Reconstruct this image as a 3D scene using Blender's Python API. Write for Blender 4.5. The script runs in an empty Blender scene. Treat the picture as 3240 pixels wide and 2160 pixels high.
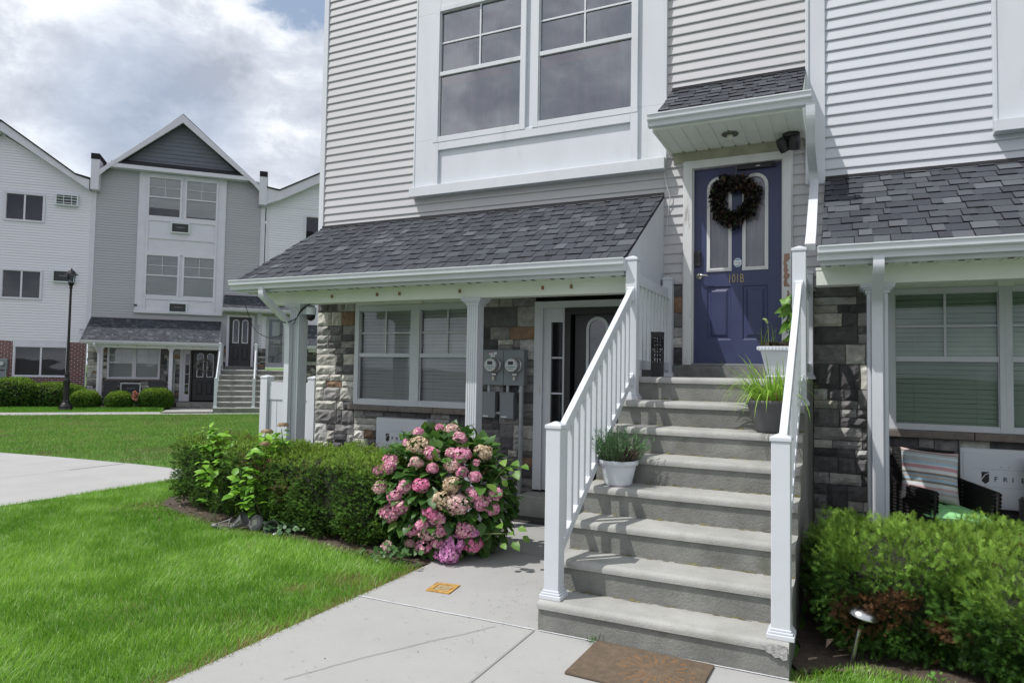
import bpy, math, random
import numpy as np
from mathutils import Vector, Matrix, noise

# ------------------------------------------------------------------ camera, sky, sun
SC = bpy.context.scene
COL = SC.collection
CAMH = 1.62
def setup():
    cam = bpy.data.cameras.new('camera'); co = bpy.data.objects.new('camera', cam); COL.objects.link(co)
    cam.sensor_width = 36; cam.lens = 24.03; cam.clip_start = .05; cam.clip_end = 3000
    yaw, pitch, roll = .45227891, .04299747, -.01717175
    f = Vector((-math.sin(yaw)*math.cos(pitch), math.cos(yaw)*math.cos(pitch), math.sin(pitch)))
    r = Vector((math.cos(yaw), math.sin(yaw), 0)); d = f.cross(r)
    c, s = math.cos(roll), math.sin(roll)
    R, D = c*r+s*d, -s*r+c*d
    m = Matrix((R, -D, -f)).transposed().to_4x4(); m.translation = (0, 0, CAMH)
    co.matrix_world = m; SC.camera = co
    SC.view_settings.view_transform = 'Standard'; SC.view_settings.look = 'None'
    SC.view_settings.exposure = 0.22; SC.view_settings.gamma = 1.0
    SC.cycles.max_bounces = 8; SC.cycles.transparent_max_bounces = 12
    SC.cycles.caustics_reflective = False; SC.cycles.caustics_refractive = False
    # sun travels along (1.1, 1, -2.5)
    L = Vector((1.1, 1.0, -2.5)).normalized()
    sun = bpy.data.lights.new('sun', 'SUN'); so = bpy.data.objects.new('sun', sun); COL.objects.link(so)
    sun.energy = 3.6; sun.angle = math.radians(.53); sun.color = (1.0, .965, .92)
    so.rotation_euler = L.to_track_quat('-Z', 'Y').to_euler()
    el = math.asin(-L.z); az = math.atan2(-L.x, -L.y)
    w = bpy.data.worlds.new('World'); SC.world = w; w.use_nodes = True
    nt = w.node_tree; nd = nt.nodes; lk = nt.links; nd.clear()
    def N(t, **k):
        n = nd.new(t)
        for a, b in k.items(): setattr(n, a, b)
        return n
    def math_(op, a, b=None, clamp=False):
        n = N('ShaderNodeMath', operation=op, use_clamp=clamp)
        for i, v in enumerate((a, b)):
            if v is None: continue
            if hasattr(v, 'links'): lk.new(v, n.inputs[i])
            else: n.inputs[i].default_value = v
        return n.outputs[0]
    def vdot(v, k):
        n = N('ShaderNodeVectorMath', operation='DOT_PRODUCT'); lk.new(v, n.inputs[0]); n.inputs[1].default_value = k
        return n.outputs['Value']
    def mapr(v, a, b, c0=0., c1=1., smooth=True):
        n = N('ShaderNodeMapRange'); n.interpolation_type = 'SMOOTHSTEP' if smooth else 'LINEAR'
        lk.new(v, n.inputs[0])
        for i, x in enumerate((a, b, c0, c1)): n.inputs[1+i].default_value = x
        return n.outputs[0]
    sky = N('ShaderNodeTexSky'); sky.sky_type = 'NISHITA'; sky.sun_disc = False
    sky.sun_elevation = el; sky.sun_rotation = az % (2*math.pi); sky.air_density = 1.2; sky.dust_density = 2.5; sky.ozone_density = 1.5
    tc = N('ShaderNodeTexCoord'); dirv = tc.outputs['Generated']
    mp = N('ShaderNodeMapping'); lk.new(dirv, mp.inputs[0]); mp.inputs['Scale'].default_value = (1, 1, 1.7); mp.inputs['Location'].default_value = (.3, .1, .0)
    def noise_(scale, detail, rough, dist=0., src=mp.outputs[0], off=None):
        n = N('ShaderNodeTexNoise'); n.inputs['Scale'].default_value = scale; n.inputs['Detail'].default_value = detail
        n.inputs['Roughness'].default_value = rough; n.inputs['Distortion'].default_value = dist
        if off:
            m2 = N('ShaderNodeMapping'); lk.new(src, m2.inputs[0]); m2.inputs['Location'].default_value = off; src = m2.outputs[0]
        lk.new(src, n.inputs['Vector']); return n.outputs['Fac']
    n1 = noise_(2.6, 9, .58, .25); n2 = noise_(2.0, 6, .5, .3, off=(3.1, 1.7, .4)); n3 = noise_(9., 8, .62, .2, off=(1, 5, 2))
    # clear blue gap with a billowing lower edge, plus a small gap lower down
    a, b = Vector((-.697, .564, .443)), Vector((-.609, .692, .388))
    up = a.cross(b).normalized()
    if up.z < 0: up = -up
    edge = vdot(dirv, tuple(up))
    e2 = math_('ADD', math_('ADD', edge, -.022), math_('MULTIPLY', math_('SUBTRACT', n3, .5), .16))
    e2 = math_('ADD', e2, math_('MULTIPLY', math_('SUBTRACT', n1, .5), .10))
    gapside = mapr(vdot(dirv, (-.664, .623, .415)), .82, .97)
    gap = math_('MULTIPLY', mapr(e2, -.004, .028), gapside)
    h2 = mapr(math_('ADD', vdot(dirv, (-.778, .548, .305)), math_('MULTIPLY', math_('SUBTRACT', n3, .5), .012)), .9895, .9985)
    cov = mapr(math_('ADD', n1, .25), .44, .60)
    cov = math_('MULTIPLY', cov, math_('SUBTRACT', 1.0, math_('MULTIPLY', gap, .97)))
    cov = math_('MULTIPLY', cov, math_('SUBTRACT', 1.0, math_('MULTIPLY', h2, .45)))
    # cloud shade: grey undersides, bright billows
    sh = math_('ADD', math_('MULTIPLY', n2, .55), math_('MULTIPLY', n3, .55))
    ramp = N('ShaderNodeValToRGB'); lk.new(sh, ramp.inputs[0])
    el_ = ramp.color_ramp.elements
    el_[0].position = .40; el_[0].color = (.33, .36, .425, 1)
    el_[1].position = .625; el_[1].color = (.78, .805, .84, 1)
    e = el_.new(.53); e.color = (.52, .55, .61, 1)
    cb = N('ShaderNodeMixRGB', blend_type='MULTIPLY'); cb.inputs[0].default_value = 1
    lk.new(ramp.outputs[0], cb.inputs[1]); cb.inputs[2].default_value = (8.3, 8.3, 8.3, 1)
    st = N('ShaderNodeMixRGB', blend_type='MIX'); st.inputs[0].default_value = .80
    lk.new(sky.outputs[0], st.inputs[1]); st.inputs[2].default_value = (1.9, 2.45, 3.4, 1)
    mx = N('ShaderNodeMixRGB'); lk.new(cov, mx.inputs[0]); lk.new(st.outputs[0], mx.inputs[1]); lk.new(cb.outputs[0], mx.inputs[2])
    bg = N('ShaderNodeBackground'); bg.inputs['Strength'].default_value = .148
    lk.new(mx.outputs[0], bg.inputs['Color'])
    out = N('ShaderNodeOutputWorld'); lk.new(bg.outputs[0], out.inputs['Surface'])
setup()
RNG = np.random.default_rng(7); random.seed(11)
def R_(a, b): return random.uniform(a, b)

# ------------------------------------------------------------------ materials
MATS = {}
def mat(name, col=(.5, .5, .5), rough=.6, var=.0, scale=8., bump=0., bscale=60., metal=0., attr=False, spec=.5,
        transl=0., stain=None, sscale=1.5, sthr=(.55, .7), stretch=(1, 1, 1), bdist=.01, fine=0., coat=0.):
    if name in MATS: return MATS[name]
    m = bpy.data.materials.new(name); MATS[name] = m; m.use_nodes = True
    nt = m.node_tree; nd = nt.nodes; lk = nt.links
    p = nd['Principled BSDF']; p.inputs['Roughness'].default_value = rough; p.inputs['Metallic'].default_value = metal
    p.inputs['Specular IOR Level'].default_value = spec
    if coat: p.inputs['Coat Weight'].default_value = coat
    tc = nd.new('ShaderNodeTexCoord'); mp = nd.new('ShaderNodeMapping'); lk.new(tc.outputs['Object'], mp.inputs[0]); mp.inputs['Scale'].default_value = stretch
    cur = None
    if attr:
        at = nd.new('ShaderNodeAttribute'); at.attribute_name = 'Col'; cur = at.outputs['Color']
    def mixc(bt, fac, a, b):
        n = nd.new('ShaderNodeMixRGB'); n.blend_type = bt
        for i, v in enumerate((fac, a, b)):
            if hasattr(v, 'links'): lk.new(v, n.inputs[i])
            else: n.inputs[i].default_value = v if i == 0 else (*v, 1)
        return n.outputs[0]
    def nz(sc, det=6, rgh=.6):
        n = nd.new('ShaderNodeTexNoise'); lk.new(mp.outputs[0], n.inputs['Vector']); n.inputs['Scale'].default_value = sc
        n.inputs['Detail'].default_value = det; n.inputs['Roughness'].default_value = rgh; return n.outputs['Fac']
    def mr(v, a, b, c, d):
        n = nd.new('ShaderNodeMapRange'); lk.new(v, n.inputs[0])
        for i, x in enumerate((a, b, c, d)): n.inputs[1+i].default_value = x
        return n.outputs[0]
    base = cur if cur is not None else tuple(col)
    if var:
        v = mr(nz(scale), .25, .75, 1-var, 1+var); base = mixc('MULTIPLY', 1., base, v) if cur is not None else mixc('MULTIPLY', 1., base, v)
    if fine:
        v = mr(nz(220., 3, .7), .3, .7, 1-fine, 1+fine); base = mixc('MULTIPLY', 1., base, v)
    if stain:
        v = mr(nz(sscale, 8, .65), sthr[0], sthr[1], 0., 1.); base = mixc('MIX', v, base, stain)
    if hasattr(base, 'links'): lk.new(base, p.inputs['Base Color'])
    else: p.inputs['Base Color'].default_value = (*base, 1)
    if bump:
        b = nd.new('ShaderNodeBump'); b.inputs['Strength'].default_value = bump; b.inputs['Distance'].default_value = bdist
        lk.new(nz(bscale, 5, .6), b.inputs['Height']); lk.new(b.outputs[0], p.inputs['Normal'])
    if transl:
        t = nd.new('ShaderNodeBsdfTranslucent'); ms = nd.new('ShaderNodeMixShader'); ms.inputs[0].default_value = transl
        if hasattr(base, 'links'): lk.new(base, t.inputs['Color'])
        else: t.inputs['Color'].default_value = (*base, 1)
        lk.new(p.outputs[0], ms.inputs[1]); lk.new(t.outputs[0], ms.inputs[2])
        lk.new(ms.outputs[0], nd['Material Output'].inputs['Surface'])
    return m
def glass_mat(name, tint, ior=1.8, gl=(.9, .94, 1.0)):
    if name in MATS: return MATS[name]
    m = bpy.data.materials.new(name); MATS[name] = m; m.use_nodes = True
    nt = m.node_tree; nd = nt.nodes; lk = nt.links; nd.remove(nd['Principled BSDF'])
    t = nd.new('ShaderNodeBsdfTransparent'); t.inputs[0].default_value = (*tint, 1)
    g = nd.new('ShaderNodeBsdfGlossy'); g.inputs['Roughness'].default_value = .015; g.inputs['Color'].default_value = (*gl, 1)
    n = nd.new('ShaderNodeTexNoise'); n.inputs['Scale'].default_value = 1.3; n.inputs['Detail'].default_value = 1
    tc = nd.new('ShaderNodeTexCoord'); lk.new(tc.outputs['Object'], n.inputs['Vector'])
    b = nd.new('ShaderNodeBump'); b.inputs['Strength'].default_value = .12; b.inputs['Distance'].default_value = .03; lk.new(n.outputs['Fac'], b.inputs['Height'])
    lk.new(b.outputs[0], g.inputs['Normal'])
    f = nd.new('ShaderNodeFresnel'); f.inputs['IOR'].default_value = ior
    mx = nd.new('ShaderNodeMixShader'); lk.new(f.outputs[0], mx.inputs[0]); lk.new(t.outputs[0], mx.inputs[1]); lk.new(g.outputs[0], mx.inputs[2])
    lk.new(mx.outputs[0], nd['Material Output'].inputs['Surface']); return m

VINYL = mat('white_vinyl', (.565, .59, .635), .38, var=.05, scale=3., spec=.4, stain=(.40, .42, .41), sscale=7., sthr=(.62, .95))
TRIM = mat('white_trim', (.57, .595, .64), .5, var=.06, scale=2.5, bump=.05, bscale=20, stain=(.40, .42, .42), sscale=4., sthr=(.60, .95), stretch=(1, 1, .35))
OLDTRIM = mat('weathered_white_paint', (.62, .63, .63), .6, var=.10, scale=7, stain=(.30, .27, .24), sscale=9., sthr=(.62, .70), stretch=(1, 1, .18))
SOFF = mat('soffit_vinyl', (.74, .78, .72), .5, var=.05, scale=3)
SIDN = mat('beige_grey_siding', (.47, .466, .482), .55, var=.05, scale=2.2, bump=.10, bscale=30, stretch=(.15, 1, 3))
SIDW = mat('white_siding', (.525, .545, .595), .55, var=.04, scale=2., bump=.10, bscale=30, stretch=(.15, 1, 3))
SIDG = mat('slate_grey_siding', (.375, .372, .42), .6, var=.04, scale=2., stretch=(.15, 1, 3))
SIDF = mat('far_white_siding', (.68, .665, .745), .6, var=.04, scale=2., stretch=(.15, 1, 3))
SHAKE = mat('blue_grey_shakes', (.125, .135, .17), .7, var=.1, scale=3)
SHING = mat('asphalt_shingles', attr=True, rough=.9, fine=.55, bump=.6, bscale=200, spec=.2, var=.12, scale=1.2)
STONE = mat('ledgestone', attr=True, rough=.85, var=.30, scale=14, bump=.7, bscale=35, fine=.12, spec=.3, bdist=.012)
MORTAR = mat('mortar', (.13, .125, .12), .9, var=.2, scale=20)
SILLS = mat('brown_cast_sill', (.17, .145, .13), .85, var=.2, scale=18, bump=.5, bscale=60)
STEP = mat('step_concrete', (.325, .325, .31), .85, var=.20, scale=3.2, bump=.35, bscale=70, fine=.14, stain=(.22, .22, .19), sscale=2.6, sthr=(.56, .80), spec=.3)
RISER = mat('weathered_shaded_riser', (.20, .202, .188), .88, var=.34, scale=3.6, bump=.5, bscale=60, fine=.2, stain=(.125, .135, .10), sscale=3.2, sthr=(.56, .76), spec=.25)
WALK = mat('walk_concrete', (.335, .335, .33), .85, var=.07, scale=1.6, bump=.2, bscale=110, fine=.10, stain=(.27, .27, .27), sscale=16., sthr=(.60, .74), spec=.3)
JOINT = mat('joint_sealant', (.50, .51, .53), .8, var=.2, scale=30)
CRACK = mat('crack_dirt', (.10, .10, .09), .95, var=.3, scale=30)
PURPLE = mat('indigo_door_paint', (.037, .046, .116), .42, var=.14, scale=3., bump=.03, bscale=18, spec=.45)
BLACKD = mat('black_door_paint', (.010, .012, .018), .35, var=.1, scale=4)
BLACK = mat('black_metal', (.013, .013, .015), .42, var=.15, scale=10)
LAMPBLK = mat('black_gloss_metal', (.010, .010, .011), .32, spec=.35)
GREYM = mat('grey_painted_steel', (.20, .225, .25), .45, var=.06, scale=4)
GALV = mat('galvanised_conduit', (.36, .38, .40), .4, metal=.5, var=.1, scale=9)
STEEL = mat('brushed_steel', (.55, .55, .56), .28, metal=1., var=.1, scale=30, stretch=(1, 1, 9))
NICKEL = mat('satin_nickel', (.62, .60, .56), .25, metal=1.)
GOLD = mat('dull_gold', (.40, .31, .13), .4, metal=.4)
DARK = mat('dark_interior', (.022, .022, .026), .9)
ROOM = mat('room_grey', (.09, .085, .085), .9)
BLIND = mat('blind_slats', (.80, .81, .81), .6)
BLINDG = mat('green_grey_blind_slats', (.46, .63, .44), .6)
CURT = mat('pink_sheer_curtain', (.66, .38, .42), .8, var=.7, scale=5, stretch=(2.2, 1, .25))
REDC = mat('red_valance', (.85, .06, .09), .8)
WHITEC = mat('white_net_curtain', (.62, .62, .65), .8, var=.15, scale=10, stretch=(3, 1, .3), transl=.3)
GLASS = glass_mat('window_glass', (.92, .94, .96), 1.7)
GLASSB = glass_mat('bay_window_glass', (.88, .89, .92), 3.0)
DOORGL = glass_mat('clear_door_glass', (.9, .9, .92), 1.6)
SCREEN = glass_mat('screened_glass', (.74, .76, .78), 1.6)
DGLASS = glass_mat('door_glass', (.35, .37, .4), 1.8)
BRICK = None
SOIL = mat('bed_soil', (.075, .055, .04), .95, var=.5, scale=14, bump=.8, bscale=45, bdist=.03)
COIR = mat('coir_mat', (.17, .125, .085), .95, var=.3, scale=22, bump=.9, bscale=160, fine=.3, bdist=.02)
RUBBER = mat('dark_rubber_mat', (.045, .043, .042), .9, var=.3, scale=40, bump=.6, bscale=90)
RUST = mat('rusty_iron', (.42, .24, .06), .85, var=.45, scale=28, bump=.5, bscale=60, stain=(.13, .06, .025), sscale=22., sthr=(.5, .7))
GRASSM = mat('grass_blades', attr=True, rough=.55, transl=.42, spec=.35)
LAWNM = mat('lawn_soil', (.075, .16, .020), .95, var=.35, scale=6., bump=.6, bscale=60, bdist=.02, stain=(.11, .10, .045), sscale=1.1, sthr=(.60, .80))
LEAFM = mat('leaves', attr=True, rough=.45, transl=.28, spec=.4)
NEEDLE = mat('needles', attr=True, rough=.6, transl=.18, spec=.25)
PETAL = mat('petals', attr=True, rough=.6, transl=.25, spec=.2)
TWIG = mat('twigs', (.055, .036, .024), .9, var=.3, scale=20)
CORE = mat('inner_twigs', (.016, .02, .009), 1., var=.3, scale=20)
GREYPOT = mat('charcoal_plastic', (.085, .085, .092), .5, var=.12, scale=6, bump=.1, bscale=20)
WHITEPOT = mat('white_plastic', (.60, .63, .68), .4, var=.06, scale=5)
WICKER = mat('black_wicker', (.012, .011, .011), .5, bump=.9, bscale=70, stretch=(1, 1, 3), bdist=.02)
GREENC = mat('green_cushion_fabric', (.25, .56, .24), .8, var=.06, scale=6)
CLOTH = mat('striped_cloth', attr=True, rough=.85, var=.05, scale=30, bump=.1, bscale=200)
ACW = mat('white_enamel', (.60, .635, .68), .4, var=.05, scale=3)
ACD = mat('dark_grille', (.035, .04, .046), .5, var=.2, scale=30)
INK = mat('black_ink', (.012, .012, .014), .5)
WINK = mat('pale_ink', (.50, .52, .55), .5)
PINK = mat('magenta_ink', (.55, .06, .25), .5)
SIGNW = mat('sign_white', (.72, .74, .76), .4)
LENS = glass_mat('lamp_glass', (.75, .8, .82), 1.6)
CABLE = mat('black_cable', (.012, .012, .012), .6)
BULB = mat('opal_bulb', (.72, .70, .60), .35)
ORANGE = mat('rose_petals', attr=True, rough=.6, transl=.2)
def brick_mat():
    m = bpy.data.materials.new('red_brick'); m.use_nodes = True; nt = m.node_tree; nd = nt.nodes; lk = nt.links
    tc = nd.new('ShaderNodeTexCoord'); mp = nd.new('ShaderNodeMapping'); lk.new(tc.outputs['Object'], mp.inputs[0])
    mp.inputs['Rotation'].default_value = (math.radians(90), 0, 0)
    b = nd.new('ShaderNodeTexBrick'); lk.new(mp.outputs[0], b.inputs['Vector'])
    b.inputs['Color1'].default_value = (.16, .035, .035, 1); b.inputs['Color2'].default_value = (.10, .02, .025, 1); b.inputs['Mortar'].default_value = (.45, .42, .42, 1)
    b.inputs['Scale'].default_value = 1.; b.inputs['Brick Width'].default_value = .21; b.inputs['Row Height'].default_value = .075; b.inputs['Mortar Size'].default_value = .009
    p = nd['Principled BSDF']; p.inputs['Roughness'].default_value = .85; lk.new(b.outputs['Color'], p.inputs['Base Color'])
    bp = nd.new('ShaderNodeBump'); bp.inputs['Distance'].default_value = .01; bp.invert = True; lk.new(b.outputs['Fac'], bp.inputs['Height']); lk.new(bp.outputs[0], p.inputs['Normal'])
    return m
BRICK = brick_mat()

# ------------------------------------------------------------------ mesh builder
I4 = Matrix.Identity(4)
class Thing:
    def __init__(s, name, label, cat, base=(0, 0, 0), F=I4, group=None):
        s.base = Vector(base); s.F = F
        s.o = bpy.data.objects.new(name, None); s.o.empty_display_size = .1; COL.objects.link(s.o)
        s.o.matrix_world = F @ Matrix.Translation(s.base)
        tag(s.o, label, cat, group)
def tag(o, label=None, cat=None, group=None, kind=None):
    if label: o['label'] = label
    if cat: o['category'] = cat
    if group: o['group'] = group
    if kind: o['kind'] = kind
    return o
class MB:
    def __init__(s): s.v = []; s.f = []; s.m = []; s.c = []; s.hascol = False
    def add(s, vs, fs, m=0, c=None):
        n = len(s.v); s.v += [tuple(v) for v in vs]
        for f in fs:
            s.f.append([n+i for i in f]); s.m.append(m); s.c.append(c or (1, 1, 1))
        if c: s.hascol = True
        return s
    def box(s, x0, x1, y0, y1, z0, z1, m=0, c=None):
        return s.add([(x0, y0, z0), (x1, y0, z0), (x1, y1, z0), (x0, y1, z0), (x0, y0, z1), (x1, y0, z1), (x1, y1, z1), (x0, y1, z1)],
                     [(0, 3, 2, 1), (4, 5, 6, 7), (0, 1, 5, 4), (1, 2, 6, 5), (2, 3, 7, 6), (3, 0, 4, 7)], m, c)
    def quad(s, a, b, c_, d, m=0, c=None): return s.add([a, b, c_, d], [(0, 1, 2, 3)], m, c)
    def prism(s, prof, axis, a, b, m=0, c=None):
        """extrude a 2D polygon; axis 0: profile (y,z) along x; 1: (x,z) along y; 2: (x,y) along z"""
        n = len(prof)
        def P(p, t): return {0: (t, p[0], p[1]), 1: (p[0], t, p[1]), 2: (p[0], p[1], t)}[axis]
        vs = [P(p, a) for p in prof]+[P(p, b) for p in prof]
        fs = [tuple(range(n))[::-1], tuple(range(n, 2*n))]+[(i, (i+1) % n, n+(i+1) % n, n+i) for i in range(n)]
        return s.add(vs, fs, m, c)
    def loft(s, rings, m=0, c=None, cap=True, closed=True):
        n = len(rings[0]); vs = [p for r in rings for p in r]; fs = []
        for k in range(len(rings)-1):
            for i in range(n if closed else n-1):
                j = (i+1) % n; fs.append((k*n+i, k*n+j, (k+1)*n+j, (k+1)*n+i))
        if cap and closed:
            fs.append(tuple(range(n))[::-1]); fs.append(tuple(range((len(rings)-1)*n, len(rings)*n)))
        return s.add(vs, fs, m, c)
    def lathe(s, prof, cx=0, cy=0, n=20, m=0, c=None, T=None, cap=True):
        rings = []
        for r, z in prof:
            rg = [Vector((r*math.cos(2*math.pi*i/n), r*math.sin(2*math.pi*i/n), z)) for i in range(n)]
            rg = [(T @ p) if T is not None else p+Vector((cx, cy, 0)) for p in rg]
            rings.append([tuple(p) for p in rg])
        return s.loft(rings, m, c, cap)
    def tube(s, path, r, n=8, m=0, c=None, side=None, prof=None):
        path = [Vector(p) for p in path]; rings = []
        for i, p in enumerate(path):
            t = (path[min(i+1, len(path)-1)]-path[max(i-1, 0)]).normalized()
            u = Vector(side) if side else (Vector((0, 0, 1)) if abs(t.z) < .9 else Vector((1, 0, 0)))
            a = (u-t*u.dot(t)).normalized(); b = t.cross(a)
            if prof: rings.append([tuple(p+a*q[0]+b*q[1]) for q in prof])
            else:
                rr = r[i] if isinstance(r, (list, tuple)) else r
                rings.append([tuple(p+(a*math.cos(2*math.pi*k/n)+b*math.sin(2*math.pi*k/n))*rr) for k in range(n)])
        return s.loft(rings, m, c)
    def build(s, name, mats, parent=None, smooth=False, bevel=0., base=None, F=I4, seg=2):
        if not isinstance(mats, (list, tuple)): mats = [mats]
        me = bpy.data.meshes.new(name)
        T = parent if isinstance(parent, Thing) else (parent._thing if False else None)
        if isinstance(parent, Thing): b = parent.base
        elif isinstance(parent, tuple): b = parent[1].base          # (part object, Thing)
        else: b = Vector(base) if base is not None else Vector((0, 0, 0))
        me.from_pydata([(v[0]-b.x, v[1]-b.y, v[2]-b.z) for v in s.v], [], s.f)
        for mm in mats: me.materials.append(mm)
        me.polygons.foreach_set('material_index', s.m)
        if s.hascol:
            at = me.color_attributes.new('Col', 'FLOAT_COLOR', 'CORNER')
            arr = np.ones((len(me.loops), 4), np.float32); k = 0
            for f, c in zip(s.f, s.c):
                arr[k:k+len(f), :3] = c; k += len(f)
            at.data.foreach_set('color', arr.ravel())
        if smooth: me.polygons.foreach_set('use_smooth', [True]*len(me.polygons))
        me.update()
        o = bpy.data.objects.new(name, me); COL.objects.link(o)
        if isinstance(parent, Thing): o.parent = parent.o
        elif isinstance(parent, tuple): o.parent = parent[0]
        else: o.matrix_world = F @ Matrix.Translation(b)
        if bevel:
            md = o.modifiers.new('edge', 'BEVEL'); md.width = bevel; md.segments = seg; md.limit_method = 'ANGLE'; md.angle_limit = math.radians(40)
            md.harden_normals = False
        if smooth:
            md = o.modifiers.new('normals', 'WEIGHTED_NORMAL') if False else None
        return o
def np_mesh(name, V, T, C, m, parent=None, base=(0, 0, 0), F=I4):
    """triangle soup from arrays; C is one colour per triangle"""
    b = parent.base if isinstance(parent, Thing) else parent[1].base if isinstance(parent, tuple) else Vector(base)
    me = bpy.data.meshes.new(name); V = np.asarray(V, np.float32)-np.array(b, np.float32); T = np.asarray(T, np.int32)
    me.vertices.add(len(V)); me.vertices.foreach_set('co', V.ravel())
    me.loops.add(T.size); me.loops.foreach_set('vertex_index', T.ravel())
    me.polygons.add(len(T)); me.polygons.foreach_set('loop_start', np.arange(0, T.size, 3, dtype=np.int32))
    if C is not None:
        at = me.color_attributes.new('Col', 'FLOAT_COLOR', 'CORNER')
        arr = np.ones((T.size, 4), np.float32); arr[:, :3] = np.repeat(np.asarray(C, np.float32), 3, 0)
        at.data.foreach_set('color', arr.ravel())
    me.materials.append(m); me.update(calc_edges=True)
    o = bpy.data.objects.new(name, me); COL.objects.link(o)
    if isinstance(parent, Thing): o.parent = parent.o
    elif isinstance(parent, tuple): o.parent = parent[0]
    else: o.matrix_world = F @ Matrix.Translation(b)
    return o
def norm(a): return a/np.maximum(np.linalg.norm(a, axis=1, keepdims=True), 1e-9)
def frames(Zd):
    Zd = norm(Zd); r = norm(RNG.normal(size=Zd.shape)); X = norm(np.cross(r, Zd)); return X, np.cross(Zd, X), Zd
def scatter(tv, tf, O, X, Y, Z, S, C, Sx=None):
    """copies of a small template: returns V, T, C"""
    tv = np.asarray(tv, float); tf = np.asarray(tf, int); n = len(O); S = np.broadcast_to(S, (n,)); Sx = S if Sx is None else np.broadcast_to(Sx, (n,))
    V = O[:, None]+X[:, None]*(tv[None, :, 0:1]*Sx[:, None, None])+Y[:, None]*(tv[None, :, 1:2]*S[:, None, None])+Z[:, None]*(tv[None, :, 2:3]*S[:, None, None])
    T = tf[None]+(np.arange(n)*len(tv))[:, None, None]
    Cc = np.repeat(C, len(tf), 0)
    return V.reshape(-1, 3), T.reshape(-1, 3), Cc
def merge(parts):
    V, T, C, k = [], [], [], 0
    for v, t, c in parts: V.append(v); T.append(t+k); C.append(c); k += len(v)
    return np.concatenate(V), np.concatenate(T), np.concatenate(C)
BLADE = ([(-.5, 0, 0), (.5, 0, 0), (-.38, .10, .5), (.38, .10, .5), (0, .42, 1)], [(0, 1, 3), (0, 3, 2), (2, 3, 4)])
def ovate(w=.34, fold=.10, droop=.18):
    mid = [(0, 0, 0), (0, -.02, .3), (0, -.06, .65), (0, droop*-1., 1.)]
    return (mid+[(-w, fold, .33), (-w*.8, fold-.08, .66), (w, fold, .33), (w*.8, fold-.08, .66)],
            [(0, 1, 4), (1, 2, 5), (1, 5, 4), (2, 3, 5), (0, 6, 1), (1, 6, 7), (1, 7, 2), (2, 7, 3)])
def sprig(n=7, w=.16, ang=.9):
    v, f = [], []
    for i in range(n):
        h = i/n*.8; a = i*2.4; c, s = math.cos(a), math.sin(a); k = len(v); L = .42*(1-.4*i/n)
        v += [(-s*w*.5, c*w*.5, h), (s*w*.5, -c*w*.5, h+.04), (c*L*ang, s*L*ang, h+L*.75)]
        f.append((k, k+1, k+2))
    k = len(v); v += [(-w*.4, 0, .7), (w*.4, 0, .7), (0, 0, 1.1)]; f.append((k, k+1, k+2)); return v, f
def frond(n=9, w=.13):
    v, f = [], []
    for i in range(n):
        h = .12+i/n*.8; s = 1 if i % 2 else -1; L = .42*(1-.55*i/n); k = len(v)
        v += [(0, 0, h-w*.6), (0, 0, h+w*.6), (s*L, .07*((i % 3)-1), h+L*.72)]; f.append((k, k+1, k+2))
    k = len(v); v += [(-w*.35, 0, 0), (w*.35, 0, 0), (0, 0, 1.05)]; f.append((k, k+1, k+2)); return v, f
def lerpc(a, b, t): return np.asarray(a)[None]*(1-t[:, None])+np.asarray(b)[None]*t[:, None]
def nz3(P, s, seed=0.): return np.array([noise.noise(Vector((p[0]*s+seed, p[1]*s-seed, p[2]*s+seed*.5))) for p in P])

# ------------------------------------------------------------------ parts of houses
FW = 7.30                                        # wall plane in unit coordinates (stairs front at y=4.017)
def siding(mb, x0, x1, z0, z1, Y=FW, e=.1035, lip=.016, xl=None, xr=None, m=0):
    k = math.floor(z0/e)
    while k*e < z1-1e-4:
        a, b = max(z0, k*e), min(z1, (k+1)*e); k += 1
        if b-a < .004: continue
        la, lb = (xl(a), xl(b)) if xl else (x0, x0); ra, rb = (xr(a), xr(b)) if xr else (x1, x1)
        if ra-la < .01: continue
        if rb < lb: lb = rb = (lb+rb)/2
        yt = Y-.003; q = lip/.016; g = .012; pr = ((Y-.0185*q, a+.013), (Y-.0180*q, a+.006), (Y-.0150*q, a+.0015), (Y-.0115*q, a+.0005), (Y-.0105*q, a+g), (Y+.02, a+g))
        vs = [(ra, yt, b+g*.6), (la, yt, b+g*.6)]; fs = []
        xlb, xrb = (lb, rb)
        vs = [(rb, yt, b+g*.6), (lb, yt, b+g*.6)]
        for y_, z_ in pr: vs += [(ra, y_, z_), (la, y_, z_)]
        mb.add(vs, [(2*i+1, 2*i+3, 2*i+2, 2*i) for i in range(len(pr))], m)
def siding_holes(mb, x0, x1, z0, z1, holes):
    xs = sorted({x0, x1, *[h[0] for h in holes], *[h[1] for h in holes]})
    for a, b in zip(xs[:-1], xs[1:]):
        cut = sorted((h[2], h[3]) for h in holes if h[0] < (a+b)/2 < h[1]); z = z0
        for c, d in cut: siding(mb, a, b, z, c); z = d
        siding(mb, a, b, z, z1)
STONECOL = [(.085, .082, .088), (.115, .111, .116), (.15, .145, .145), (.20, .195, .195), (.27, .262, .255), (.44, .43, .39), (.54, .53, .49), (.37, .37, .36), (.26, .165, .11)]
STONEW = [16, 18, 16, 12, 10, 10, 9, 9, 2.5]
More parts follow.
